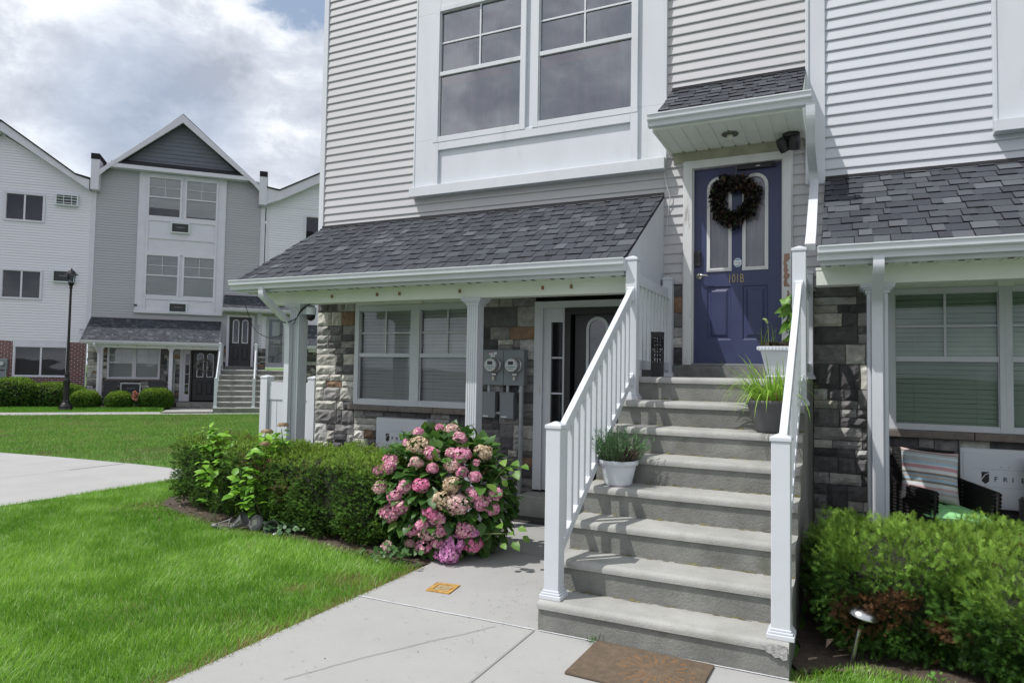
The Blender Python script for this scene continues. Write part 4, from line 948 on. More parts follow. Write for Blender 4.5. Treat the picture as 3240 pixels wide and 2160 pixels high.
# flood light and soffit lamp
T = Thing('flood_light', 'black twin security light hanging under the door canopy', 'security light', (-.46, 7.10, 3.98))
m = MB(); m.lathe([(.075, 3.94), (.08, 3.955), (.08, 3.979)], -.455, 7.10, 20); m.tube([(-.455, 7.10, 3.95), (-.455, 7.10, 3.90)], .03, 10); m.build('mount', BLACK, T)
for dx, dy, tilt, nm in ((-.075, -.02, -.5, 'lamp_head'), (.035, -.06, .1, 'motion_sensor')):
    R = Matrix.Translation((-.455+dx, 7.10+dy, 3.885)) @ Matrix.Rotation(tilt, 4, 'Y') @ Matrix.Rotation(.55, 4, 'X')
    m = MB(); m.lathe([(.025, .06), (.045, .05), (.058, .01), (.060, -.06), (.057, -.075)], n=18, T=R); h = m.build(nm, BLACK, T, smooth=False)
    m = MB(); m.lathe([(.048, -.074), (.03, -.083), (.005, -.086)], n=16, T=R); m.build('lens', BULB if nm == 'lamp_head' else WINK, (h, T))
T = Thing('ceiling_lamp', 'small corroded lamp holder in the middle of the canopy soffit', 'lamp', (-.995, 6.86, 3.98))
m = MB(); m.lathe([(.075, 3.962), (.08, 3.97), (.05, 3.98)], -.995, 6.86, 18); m.build('base', mat('corroded_chrome', (.12, .14, .11), .4, metal=.5, var=.6, scale=25), T)
m = MB(); m.lathe([(.03, 3.97), (.032, 3.945), (.026, 3.925), (.012, 3.91), (.002, 3.905)], -.995, 6.86, 14); m.build('bulb_holder', mat('off_white_socket', (.55, .56, .48), .4), T, smooth=True)
# camera on the pillar
T = Thing('security_camera', 'white dome camera with black lens on the left porch pillar', 'camera', (-5.63, 6.22, 2.27))
m = MB(); m.box(-5.80, -5.70, 6.20, 6.27, 2.25, 2.34); m.lathe([(.02, 2.33), (.055, 2.325), (.06, 2.30), (.058, 2.24), (.05, 2.235)], -5.655, 6.20, 18); m.build('housing', ACW, T)
m = MB(); m.lathe([(.05, 2.238), (.052, 2.215), (.04, 2.185), (.015, 2.168), (.002, 2.166)], -5.648, 6.19, 18); m.build('dome_lens', LAMPBLK, T, smooth=True)
m = MB(); m.tube(smooth_path([(-5.70, 6.16, 2.33), (-5.76, 6.13, 2.27), (-5.80, 6.12, 2.19), (-5.93, 6.06, 2.13), (-6.02, 6.05, 2.20), (-6.12, 6.10, 2.33)], .05), .006, 6)
m.tube(smooth_path([(-5.62, 6.14, 2.36), (-5.74, 6.13, 2.31), (-5.79, 6.11, 2.20), (-5.83, 6.10, 2.12)], .05), .006, 6)
m.tube(smooth_path([(-5.94, 6.05, 2.0), (-6.15, 6.05, 1.95), (-6.4, 6.05, 2.05), (-6.48, 5.95, 2.40)], .1), .004, 6)
single(m, 'cable', 'black cable looped around the top of the left porch pillar', 'cable', CABLE, (-5.9, 6.1, 2.2))
# bay-side cable
m = MB(); m.tube(smooth_path([(-1.735, 7.24, 3.95), (-1.735, 7.235, 3.78), (-1.70, 7.24, 3.62), (-1.665, 7.26, 3.50), (-1.69, 7.27, 3.40), (-1.71, 7.27, 3.1)], .05), .005, 6)
single(m, 'cable', 'thin white cable dangling from the bay corner beside the indigo door', 'cable', VINYL, (-1.7, 7.25, 3.5))
# bollard lantern on the landing
T = Thing('lantern', 'tall square black lantern with cut-out tree pattern on the top landing', 'lantern', (-1.505, 6.09, step_z(8)))
z0 = step_z(8); xc, yc, h = -1.505, 6.09, .048
m = MB(); m.box(xc-h, xc+h, yc-h, yc+h, z0, z0+.125); m.build('base', BLACK, T, bevel=.002); m = MB(); m.box(xc-h-.002, xc+h+.002, yc-h-.002, yc+h+.002, z0+.375, z0+.402); m.box(xc-h, xc+h, yc-h, yc+h, z0+.355, z0+.376); m.build('lid', BLACK, T, bevel=.002)
m = MB()
def fret(P):
    def bar(a, b, w):
        d = Vector((b[0]-a[0], b[1]-a[1])); nn = Vector((-d.y, d.x)).normalized()*w/2
        q = [(a[0]+nn.x, a[1]+nn.y), (a[0]-nn.x, a[1]-nn.y), (b[0]-nn.x, b[1]-nn.y), (b[0]+nn.x, b[1]+nn.y)]
        m.add([P(u, w_, 0) for u, w_ in q]+[P(u, w_, .003) for u, w_ in q], [(0, 1, 2, 3), (7, 6, 5, 4), (0, 4, 5, 1), (1, 5, 6, 2), (2, 6, 7, 3), (3, 7, 4, 0)])
    zz = lambda t: z0+.125+.232*t
    bar((0, zz(0)), (0, zz(1)), .018)
    for s in (-1, 1):
        bar((s*.044, zz(0)), (s*.044, zz(1)), .008)
        for t, u, t2 in ((.28, .04, .02), (.40, .044, .22), (.52, .044, .36), (.55, .03, .72), (.66, .044, .56), (.72, .03, .88), (.8, .044, .72), (.86, .044, .95)): bar((s*.004, zz(t)), (s*u, zz(t2)) if t2 < t else (s*u, zz(t2)), .0075)
        for t in (.60, .70, .80, .90): bar((s*.016, zz(t)), (s*.040, zz(t+.05)), .009); bar((s*.03, zz(t-.04)), (s*.034, zz(t+.06)), .007)
fret(lambda u, z, o: (xc+u, yc-h+o, z)); fret(lambda u, z, o: (xc+u, yc+h-o, z)); fret(lambda u, z, o: (xc-h+o, yc+u, z)); fret(lambda u, z, o: (xc+h-o, yc+u, z))
m.build('fretwork', BLACK, T)
# solar lights
def solar(label, base, d, L=.22, s=1., heads=True, mt=STEEL, group='solar path lights', stake=True, roll=0.):
    T = Thing('solar_light', label, 'garden light', base, I4, group)
    R = Matrix.Translation(base) @ Vector(d).to_track_quat('Z', 'Y').to_matrix().to_4x4() @ Matrix.Rotation(roll, 4, 'Z')
    if stake: m = MB(); m.lathe([(.004, -.06), (.013, 0), (.0135, L), (.016, L+.004), (.016, L+.012)], n=14, T=R); m.build('stake', mt, T, smooth=False)
    m = MB(); m.lathe([(.016, L+.01), (.03, L+.03), (.048, L+.055), (.060, L+.085), (.062, L+.09)], n=22, T=R); m.build('lens', LENS, T, smooth=True)
    if heads:
        m = MB(); m.lathe([(.064, L+.084), (.083, L+.082), (.084, L+.088), (.068, L+.112), (.045, L+.126), (.04, L+.128)], n=28, T=R); m.build('cap', mt, T, smooth=True)
        m = MB(); vs = [R @ Vector(v) for v in ((-.03, -.03, L+.1285), (.03, -.03, L+.1285), (.03, .03, L+.1285), (-.03, .03, L+.1285), (-.03, -.03, L+.131), (.03, -.03, L+.131), (.03, .03, L+.131), (-.03, .03, L+.131))]
        m.add(vs, [(4, 5, 6, 7), (0, 1, 5, 4), (1, 2, 6, 5), (2, 3, 7, 6), (3, 0, 4, 7)]); m.build('solar_panel', mat('solar_cell', (.015, .018, .035), .15), T)
    return T
solar('steel solar path light leaning in the grass before the juniper hedge', (.033, 4.42, -.01), (.21, -.02, 1), L=.205)
DULL = mat('dull_grey_plastic', (.16, .16, .165), .45, var=.2, scale=10)
def fallen(label, base, d, kind, mt, roll=0.):
    T = Thing('solar_light', label, 'garden light', base, I4, 'fallen garden lights under the hedge')
    R = Matrix.Translation(base) @ Vector(d).to_track_quat('Z', 'Y').to_matrix().to_4x4() @ Matrix.Rotation(roll, 4, 'Z')
    m = MB(); m.lathe([(.014, -.05), (.022, -.045), (.024, -.012), (.020, 0)], n=14, T=R); m.build('socket', mt, T)
    m = MB()
    if kind == 'cage':
        for i in range(6): a = i*math.pi/3; m.tube([R @ Vector((.02*math.cos(a), .02*math.sin(a), 0)), R @ Vector((.045*math.cos(a), .045*math.sin(a), .09)), R @ Vector((.062*math.cos(a), .062*math.sin(a), .15))], .0035, 5)
        m.tube([R @ Vector((.064*math.cos(t), .064*math.sin(t), .15)) for t in np.linspace(0, 2*math.pi, 22)], .006, 6)
    else:
        m.lathe([(.020, 0), (.028, .012), (.040, .05), (.058, .10), (.074, .118), (.077, .122), (.070, .120), (.052, .098), (.034, .05), (.02, .014)], n=22, T=R, cap=False)
        for i in range(11): a = i*2*math.pi/11; m.tube([R @ Vector((.030*math.cos(a), .030*math.sin(a), .012)), R @ Vector((.060*math.cos(a), .060*math.sin(a), .10))], .0025, 4)
    m.build('bowl', mt, T)
fallen('fallen grey garden light with open wire cage, leftmost of the heap under the hedge', (-5.60, 4.90, .04), (.92, .42, .10), 'cage', DULL)
fallen('fallen grey garden light with ribbed bowl tipped upwards, second from left in the heap', (-5.42, 4.96, .05), (.72, .30, .50), 'bowl', DULL)
fallen('fallen garden light with dark open bowl, rightmost of the heap under the hedge', (-5.03, 5.08, .06), (.55, -.75, .10), 'bowl', mat('tarnished_steel', (.25, .25, .26), .3, metal=.8))
T = Thing('solar_light', 'round grey lid of a fallen garden light with a square cell, mid heap', 'garden light', (-5.22, 5.02, .085), I4, 'fallen garden lights under the hedge')
R = Matrix.Translation((-5.22, 5.02, .083)) @ Vector((.02, -.93, .34)).to_track_quat('Z', 'Y').to_matrix().to_4x4() @ Matrix.Rotation(.35, 4, 'Z')
m = MB(); m.lathe([(.066, -.03), (.082, -.028), (.084, -.02), (.070, .004), (.045, .016), (.04, .017)], n=28, T=R); m.build('cap', DULL, T, smooth=False)
m = MB(); vs = [R @ Vector(v) for v in ((-.012, -.028, .012), (.044, -.028, .012), (.044, .028, .012), (-.012, .028, .012), (-.012, -.028, .020), (.044, -.028, .020), (.044, .028, .020), (-.012, .028, .020))]
m.add(vs, [(4, 5, 6, 7), (0, 1, 5, 4), (1, 2, 6, 5), (2, 3, 7, 6), (3, 0, 4, 7)]); m.build('solar_panel', mat('cloudy_cell', (.34, .33, .27), .5), T)
# mats and clean-out
def flat(name, label, cat, pts, z0, z1, m_):
    mb = MB(); mb.prism(pts, 2, z0, z1); c = np.mean(np.array(pts), 0); return single(mb, name, label, cat, m_, (c[0], c[1], z0), bevel=.004)
mt = mat('sunburst_coir', (.17, .125, .085), .95, var=.3, scale=22, bump=.9, bscale=160, fine=.35, bdist=.02)
def sunburst():
    nt = mt.node_tree; nd = nt.nodes; lk = nt.links; p = nd['Principled BSDF']; tc = nd.new('ShaderNodeTexCoord')
    sp = nd.new('ShaderNodeSeparateXYZ'); lk.new(tc.outputs['Object'], sp.inputs[0])
    def ma(op, a, b=None, c=None):
        n = nd.new('ShaderNodeMath'); n.operation = op
        for i, v in enumerate((a, b, c)):
            if v is None: continue
            if hasattr(v, 'links'): lk.new(v, n.inputs[i])
            else: n.inputs[i].default_value = v
        return n.outputs[0]
    x, y = ma('SUBTRACT', sp.outputs[0], .08), ma('SUBTRACT', sp.outputs[1], .0)
    an = ma('ARCTAN2', y, x); r = ma('SQRT', ma('ADD', ma('MULTIPLY', x, x), ma('MULTIPLY', y, y)))
    ray = ma('GREATER_THAN', ma('SINE', ma('MULTIPLY', an, 22.)), .45); ok = ma('MULTIPLY', ma('GREATER_THAN', r, .055), ma('LESS_THAN', r, .21))
    nz_ = nd.new('ShaderNodeTexNoise'); nz_.inputs['Scale'].default_value = 30; nz_.inputs['Detail'].default_value = 5; lk.new(tc.outputs['Object'], nz_.inputs['Vector'])
    wear = ma('GREATER_THAN', nz_.outputs['Fac'], .48); f = ma('MULTIPLY', ma('MULTIPLY', ray, ok), wear)
    src = p.inputs['Base Color'].links[0].from_socket
    mx = nd.new('ShaderNodeMixRGB'); lk.new(ma('MULTIPLY', f, .75), mx.inputs[0]); lk.new(src, mx.inputs[1]); mx.inputs[2].default_value = (.30, .15, .05, 1); lk.new(mx.outputs[0], p.inputs['Base Color'])
sunburst()
flat('doormat', 'worn brown coir doormat with a faded sunburst at the foot of the steps', 'doormat', [(-1.34, 4.0), (-1.355, 3.50), (-.665, 3.475), (-.65, 3.975)], .002, .016, mt)
flat('doormat', 'dark grey ribbed doormat in front of the near lower door', 'doormat', [(-3.30, 6.72), (-2.2, 6.72), (-2.2, 6.98), (-3.30, 6.98)], .002, .016, RUBBER)
flat('doormat', 'dark doormat before the distant lower door', 'doormat', [(0, 0), (1, 0), (1, .1), (0, .1)], 0, .01, RUBBER).matrix_world = FARM @ Matrix.Translation((-2.9, 6.75, .06)) @ Matrix.Scale(1, 4)
T = Thing('cleanout_cover', 'square rusty orange drain cover set in the concrete walk', 'drain cover', (-2.685, 4.42, 0))
m = MB(); c = [(-2.79, 4.51), (-2.60, 4.535), (-2.572, 4.325), (-2.765, 4.31)]; ic = [(sum(p[0] for p in c)/4, sum(p[1] for p in c)/4)]; inn = [(ic[0][0]+(p[0]-ic[0][0])*.62, ic[0][1]+(p[1]-ic[0][1])*.62) for p in c]
m.loft([[(p[0], p[1], .001) for p in c], [(p[0], p[1], .008) for p in c], [(p[0], p[1], .008) for p in inn], [(p[0], p[1], .002) for p in inn]], cap=False); m.build('frame', RUST, T)
m = MB(); m.add([(p[0], p[1], .0035) for p in inn], [(3, 2, 1, 0)]); k = ic[0]; ri = [(k[0]+.034*math.cos(t), k[1]+.034*math.sin(t)) for t in np.linspace(0, 2*math.pi, 17)[:-1]]; r2 = [(k[0]+.022*math.cos(t), k[1]+.022*math.sin(t)) for t in np.linspace(0, 2*math.pi, 17)[:-1]]
m.loft([[(*p, .0035) for p in ri], [(*p, .007) for p in ri], [(*p, .007) for p in r2], [(*p, .0036) for p in r2]], cap=False); m.build('lid', mat('sandy_rust', (.34, .26, .14), .9, var=.35, scale=40, bump=.5, bscale=80), T)
# wicker chair, cushion and pillow
T = Thing('wicker_chair', 'black wicker armchair on the right-hand porch behind the juniper hedge', 'armchair', (.76, 6.70, .05))
def slab(a, b, c, d, th, name):                                        # woven panel with real ribs, corners in order
    A, B, C_, D_ = map(Vector, (a, b, c, d)); nrm = (B-A).cross(D_-A).normalized(); m = MB(); n = 22
    for i in range(n):
        t0, t1 = i/n, (i+.92)/n; p = [A.lerp(D_, t0), B.lerp(C_, t0), B.lerp(C_, t1), A.lerp(D_, t1)]; mid0, mid1 = A.lerp(D_, (t0+t1)/2), B.lerp(C_, (t0+t1)/2)
        for s in (1, -1): m.add([tuple(q) for q in (p[0]+nrm*s*th/2, p[1]+nrm*s*th/2, mid1+nrm*s*(th/2+.006), mid0+nrm*s*(th/2+.006), p[2]+nrm*s*th/2, p[3]+nrm*s*th/2)], [(0, 1, 2, 3), (3, 2, 4, 5)])
    e = [A, B, C_, D_]; m.tube(e+[A], .016, 6); return m.build(name, WICKER, T)
slab((.42, 7.06, .30), (.90, 7.06, .30), (.86, 7.13, .975), (.40, 7.14, .985), .04, 'backrest')
slab((.40, 7.05, .08), (.64, 6.50, .08), (.66, 6.48, .705), (.395, 7.06, .69), .05, 'armrest'); slab((.90, 7.05, .08), (1.06, 6.50, .08), (1.075, 6.48, .735), (.895, 7.06, .755), .05, 'armrest')
slab((.64, 6.52, .40), (1.05, 6.52, .40), (.90, 7.04, .38), (.42, 7.04, .38), .06, 'seat'); slab((.65, 6.49, .08), (1.05, 6.49, .08), (1.05, 6.49, .40), (.65, 6.49, .40), .03, 'front_panel')
def puffy(name, label, cat, c, ux, uy, uz, w, h, t, m_, stripes=None, tuft=False, n=22):
    mb = MB(); ux, uy, uz = Vector(ux).normalized(), Vector(uy).normalized(), Vector(uz).normalized(); c = Vector(c); rd = random.Random(5)
    for s in (1, -1):
        vs = []; fs = []; 
        for j in range(n+1):
            for i in range(n+1):
                u, v = i/n*2-1, j/n*2-1; k = (max(0, 1-abs(u)**2.6)*max(0, 1-abs(v)**2.6))**.5
                pin = 1-.07*(1-abs(u))*0-.06*(1-u*u)*abs(v)**3; pinv = 1-.06*(1-v*v)*abs(u)**3
                z = t/2*k*(1+.05*math.sin(5*u+3*v)); 
                if tuft: z *= .72+.28*abs(math.sin(u*3.6)*math.sin(v*3.6))**.5
                z += .006*noise.noise(Vector((u*3, v*3, s)))
                vs.append(tuple(c+ux*(w/2*u*pinv)+uy*(h/2*v*pin)+uz*(z*s)))
        for j in range(n):
            for i in range(n):
                f = (j*(n+1)+i, j*(n+1)+i+1, (j+1)*(n+1)+i+1, (j+1)*(n+1)+i); mb.add([vs[q] for q in f], [(0, 1, 2, 3) if s > 0 else (3, 2, 1, 0)], 0, stripes(j/n) if stripes else None)
    return single(mb, name, label, cat, m_, tuple(c), smooth=True)
SP = [(.0, (.45, .42, .40)), (.05, (.50, .50, .48)), (.12, (.42, .36, .35)), (.17, (.45, .50, .55)), (.21, (.55, .35, .36)), (.26, (.60, .62, .62)), (.33, (.20, .19, .16)), (.37, (.32, .46, .58)), (.42, (.42, .37, .32)), (.46, (.32, .46, .58)), (.50, (.22, .20, .16)), (.54, (.62, .63, .63)), (.61, (.50, .28, .31)), (.66, (.60, .62, .62)), (.70, (.34, .50, .60)), (.73, (.18, .18, .17)), (.75, (.42, .43, .43)), (.84, (.48, .58, .62)), (.88, (.42, .42, .42)), (.93, (.20, .20, .2)), (.95, (.50, .36, .36)), (.98, (.58, .55, .52))]
def stripe(t):
    c = SP[0][1]
    for k, v in SP:
        if t >= k-1e-6: c = v
    return c
puffy('pillow', 'striped pastel throw pillow propped on the wicker armchair', 'pillow', (.655, 6.86, .785), (1, -.12, -.07), (.02, .24, 1), (.05, -1, .24), .43, .44, .15, CLOTH, stripe, n=44)
puffy('seat_cushion', 'bright green tufted seat cushion on the wicker armchair', 'cushion', (.78, 6.72, .50), (1, 0, -.03), (-.28, 1, 0), (0, 0, 1), .50, .50, .15, GREENC, tuft=True, n=30)
m = MB(); m.tube([(1.32, 6.5, .05), (1.35, 6.5, .56), (1.47, 6.55, .58), (1.6, 6.6, .5)], .03, 8); m.tube([(1.33, 6.9, .05), (1.36, 6.9, .62), (1.48, 6.9, .62)], .03, 8)
# pots
def pot_round(name, label, xc, yc, z, rb, rt, h, m_, soil=True, band=True):
    T = Thing(name, label, 'potted plant', (xc, yc, z))
    m = MB(); pr = [(rb*.9, 0), (rb, .008), (rb*1.06, .02)]+[(rb+(rt-.012-rb)*(t**.8), .02+(h-.06)*t) for t in (.15, .3, .45, .6, .75, .9, 1)]+[(rt, h-.035), (rt+.004, h-.004), (rt-.002, h), (rt-.014, h-.004), (rt-.018, h-.03)]
    m.lathe([(r, z+q) for r, q in pr], xc, yc, 36, cap=True); m.build('pot', m_, T, smooth=True)
    return T
# grey pot of tall grass, step 6
T = pot_round('potted_plant', 'charcoal round pot of tall grass on the upper steps by the right railing', -.50, 5.53, step_z(6), .105, .178, .245, GREYPOT)
N = 300; a = RNG.uniform(0, 2*np.pi, N); r = .13*np.sqrt(RNG.random(N)); O = np.stack([-.50+r*np.cos(a), 5.53+r*np.sin(a), np.full(N, step_z(6)+.20)], 1)
def bent_blades(O, D, L, W, droop, C, nseg=6):
    """tapering strips that arch over under their own weight"""
    V = []; Tt = []; Cc = []
    for i in range(len(O)):
        p = Vector(O[i]); d = Vector(D[i]).normalized(); s = d.cross(Vector((0, 0, 1)));  s = s.normalized() if s.length > .01 else Vector((1, 0, 0)); k = len(V); st = L[i]/nseg
        for j in range(nseg+1):
            t = j/nseg; w = W[i]*(1-t)**.6*.5*(1 if j < nseg else 0); V += [p-s*w, p+s*w]; d = (d+Vector((0, 0, -1))*droop[i]*st*(1+2*t)).normalized(); p = p+d*st
            if j < nseg: Tt += [(k+2*j, k+2*j+1, k+2*j+3), (k+2*j, k+2*j+3, k+2*j+2)]; Cc += [C[i], C[i]]
    return np.array([tuple(v) for v in V]), np.array(Tt), np.array(Cc)
D = np.stack([np.cos(a)*RNG.uniform(.05, .6, N)-.10, np.sin(a)*RNG.uniform(.05, .6, N), np.ones(N)], 1)
C = lerpc((.17, .36, .03), (.36, .56, .09), RNG.random(N)); dry = RNG.random(N) < .16; C[dry] = (.30, .20, .09); Ls = RNG.uniform(.18, .50, N); Ls[dry] *= .5
V, TT, CC = bent_blades(O, D, Ls, RNG.uniform(.007, .017, N), np.where(dry, 6., RNG.uniform(.8, 4.5, N)), C); np_mesh('grass', V, TT, CC, GRASSM, T)
m = MB(); m.lathe([(.165, step_z(6)+.212), (.01, step_z(6)+.22)], -.50, 5.53, 24); m.build('soil', SOIL, T)
# white pot of lavender, step 4
T = pot_round('potted_plant', 'white round pot of bushy green lavender on the lower steps by the left railing', -1.515, 4.965, step_z(4), .098, .145, .19, WHITEPOT)
N = 330; a = RNG.uniform(0, 2*np.pi, N); r = .12*np.sqrt(RNG.random(N)); O = np.stack([-1.515+r*np.cos(a), 4.965+r*np.sin(a), np.full(N, step_z(4)+.16)], 1)
D = np.stack([np.cos(a)*r*6+RNG.normal(0, .18, N), np.sin(a)*r*6+RNG.normal(0, .18, N), np.ones(N)], 1); C = lerpc((.07, .17, .07), (.17, .30, .13), RNG.random(N))
dead = (a > 5.2) & (r > .05); C[dead] = (.09, .07, .055); parts = []; L = RNG.uniform(.20, .34, N); L[dead] *= .55; L *= 1-.22*(r/.12); Dn = norm(D)
V, TT, CC = bent_blades(O, D, L, np.full(N, .004), np.full(N, .8), lerpc((.06, .09, .04), (.10, .11, .06), RNG.random(N)), 3); parts.append((V, TT, CC))
for q in range(9):
    t = .25+.75*q/9; Oq = O+Dn*(L*t)[:, None]; X, Y, Z = frames(Dn+RNG.normal(0, .5, (N, 3))); parts.append(scatter([(-.10, 0, 0), (.10, 0, 0), (0, .05, 1), (0, 0, -.1)], [(0, 1, 2), (0, 3, 1)], Oq, X, Y, Z, RNG.uniform(.022, .042, N), C*RNG.uniform(.75, 1.25, (N, 1))))
np_mesh('foliage', *merge(parts), LEAFM, T)
m = MB(); m.lathe([(.128, step_z(4)+.165), (.01, step_z(4)+.17)], -1.515, 4.965, 24); m.build('soil', SOIL, T)
# square white planter on the landing
z0 = step_z(8); xc, yc = -.50, 6.58
T = Thing('potted_plant', 'square white planter of weeds and a tall leafy stalk on the top landing', 'potted plant', (xc, yc, z0))
m = MB(); sq = lambda h, z: [(xc-h, yc-h, z), (xc+h, yc-h, z), (xc+h, yc+h, z), (xc-h, yc+h, z)]
m.loft([sq(.115, z0), sq(.125, z0+.02), sq(.115, z0+.03), sq(.165, z0+.245)]); m.loft([sq(.168, z0+.245), sq(.19, z0+.252), sq(.19, z0+.285), sq(.17, z0+.288), sq(.165, z0+.265)])
for i in range(14):
    u = -.185+.37*i/13; m.box(xc+u-.008, xc+u+.008, yc-.194, yc-.188, z0+.255, z0+.284); m.box(xc-.194, xc-.188, yc+u-.008, yc+u+.008, z0+.255, z0+.284)
m.build('pot', WHITEPOT, T, bevel=.004); m = MB(); m.box(xc-.16, xc+.16, yc-.16, yc+.16, z0+.26, z0+.275); m.build('soil', SOIL, T)
m = MB(); N = 160; O = np.stack([xc+RNG.uniform(-.15, .15, N), yc+RNG.uniform(-.15, .12, N), np.full(N, z0+.27)], 1); X, Y, Z = frames(np.stack([RNG.normal(0, .6, N), RNG.normal(0, .6, N), np.ones(N)], 1)); C = lerpc((.05, .04, .035), (.15, .12, .08), RNG.random(N))
np_mesh('dry_herbs', *scatter(*ovate(.4), O, X, Y, Z, RNG.uniform(.02, .09, N), C), LEAFM, T)
O = np.stack([np.full(14, xc-.10)+RNG.normal(0, .03, 14), np.full(14, yc-.08), np.full(14, z0+.27)], 1); D = np.stack([RNG.normal(-.25, .35, 14), RNG.normal(-.1, .2, 14), np.ones(14)], 1)
V, TT, CC = bent_blades(O, D, RNG.uniform(.10, .27, 14), RNG.uniform(.006, .011, 14), RNG.uniform(1, 4, 14), lerpc((.13, .25, .04), (.25, .36, .10), RNG.random(14))); np_mesh('weeds', V, TT, CC, GRASSM, T)
m = MB(); m.tube([(xc-.10, yc-.10, z0+.27), (xc-.105, yc-.11, z0+.42), (xc-.11, yc-.115, z0+.50)], [.002, .002, .0015], 5); m.tube([(xc-.11, yc-.115, z0+.495), (xc-.125, yc-.12, z0+.525), (xc-.15, yc-.125, z0+.535)], [.010, .013, .006], 8); m.build('foxtail', mat('foxtail_green', (.30, .38, .14), .8, var=.2, scale=60), T)
m = MB(); m.tube([(xc+.07, yc-.05, z0+.26), (xc+.075, yc-.06, z0+.5), (xc+.08, yc-.05, z0+.76)], [.006, .005, .003], 6); m.build('stalk', mat('green_stalk', (.12, .22, .05), .6), T)
N = 42; t = RNG.random(N); O = np.stack([xc+.072+.01*t, np.full(N, yc-.055), z0+.34+.42*t], 1); a = RNG.uniform(0, 6.28, N); D = np.stack([np.cos(a)*.6-.3, np.sin(a)*.6-.2, RNG.normal(-.55, .5, N)], 1); X, Y, Z = frames(D); Y2 = np.where(Y[:, 2:3] > 0, Y, -Y); X = np.cross(Y2, Z)
np_mesh('leaves', *scatter(*ovate(.22, .06, .25), O, X, Y2, Z, RNG.uniform(.07, .15, N), lerpc((.09, .22, .03), (.18, .34, .06), RNG.random(N))), LEAFM, T)
# white vinyl fence at the house corner
T = Thing('vinyl_fence', 'short white vinyl fence at the corner of the near stone wall', 'fence', (-7.1, 7.42, 0))
for x in (-7.56, -6.67): m = MB(); post(m, x, 7.42, -.03, 1.50, .13); m.build('post', VINYL, T, bevel=.004)
m = MB()
for i in range(5): a = -7.49+.745*i/5; m.box(a+.004, a+.745/5-.004, 7.405, 7.435, .12, 1.15); 
m.build('panel', VINYL, T, bevel=.003)
for a, b in ((1.15, 1.40), (.02, .14)): m = MB(); m.box(-7.495, -6.735, 7.392, 7.448, a, b); m.build('rail', VINYL, T, bevel=.004)

# ------------------------------------------------------------------ across the green: lamp, sign, chairs, meters
T = Thing('street_lamp', 'tall black cast-iron street lamp before the distant brick wall', 'street lamp', (-6.66, 5.0, .03), FARM)
m = MB(); m.box(-6.95, -6.37, 4.75, 5.25, -.05, .04); m.build('plinth', WALK, T)
pr = [(.24, .04), (.24, .08), (.225, .11), (.21, .20), (.15, .29), (.13, .31), (.125, .36), (.105, .40), (.095, .9), (.10, 1.0), (.115, 1.05), (.115, 1.12), (.085, 1.18), (.07, 1.25), (.085, 1.32), (.06, 1.40), (.048, 1.45), (.044, 2.5), (.038, 4.42), (.06, 4.45), (.045, 4.50), (.075, 4.56), (.10, 4.62), (.07, 4.64)]
m = MB(); m.lathe(pr, -6.66, 5.0, 20); m.build('pole', LAMPBLK, T)
m = MB(); m.lathe([(.085, 4.64), (.125, 4.93)], -6.66, 5.0, 8, cap=False)
l = m.build('lantern_glass', LENS, T); m = MB()
for i in range(8): a = i*math.pi/4; m.tube([(-6.66+.09*math.cos(a), 5+.09*math.sin(a), 4.63), (-6.66+.132*math.cos(a), 5+.132*math.sin(a), 4.94)], .008, 4)
m.lathe([(.10, 4.62), (.10, 4.65)], -6.66, 5, 8); m.lathe([(.215, 4.925), (.21, 4.945), (.14, 4.985), (.10, 5.06), (.06, 5.09), (.03, 5.10), (.028, 5.13), (.012, 5.17), (.002, 5.19)], -6.66, 5.0, 16); m.build('lantern_frame', LAMPBLK, T)
sgx, sgy = -28.9, 14.86; SM = Matrix.Translation((sgx, sgy, 0)) @ Matrix.Rotation(1.05, 4, 'Z')
T = Thing('sign', 'small white prohibition sign on a dark post at the left edge', 'sign', (0, 0, 0), SM)
m = MB(); m.box(-.025, .025, 0, .03, -.1, 3.02); m.build('post', BLACK, T)
m = MB(); m.box(-.20, .20, -.012, -.001, 2.24, 2.88); m.build('plate', SIGNW, T, bevel=.003)
m = MB(); rr = [( .14*math.cos(t), 2.68+.14*math.sin(t)) for t in np.linspace(0, 2*math.pi, 33)[:-1]]; r2 = [(.115*math.cos(t), 2.68+.115*math.sin(t)) for t in np.linspace(0, 2*math.pi, 33)[:-1]]
m.add([(p[0], -.0135, p[1]) for p in rr]+[(p[0], -.0135, p[1]) for p in r2], [(i, (i+1) % 32, 32+(i+1) % 32, 32+i) for i in range(32)], 0)
m.add([(-.092, -.0145, 2.762), (-.075, -.0145, 2.778), (.092, -.0145, 2.598), (.075, -.0145, 2.582)], [(0, 1, 2, 3)], 0)
m.add([(-.06, -.014, 2.63), (-.03, -.014, 2.63), (-.02, -.014, 2.68), (.03, -.014, 2.69), (.05, -.014, 2.64), (.07, -.014, 2.65), (.05, -.014, 2.72), (.07, -.014, 2.76), (.03, -.014, 2.75), (-.04, -.014, 2.71)], [tuple(range(10))], 1)
for i in range(9): m.box(-.15+i*.034, -.15+i*.034+.022, -.0135, -.012, 2.475, 2.50, 1)
put_text(m, 'ZONE', -.165, 2.32, -.0125, .15, 1, bold=.004, stretch=.88); m.build('lettering', [PINK, INK], T)
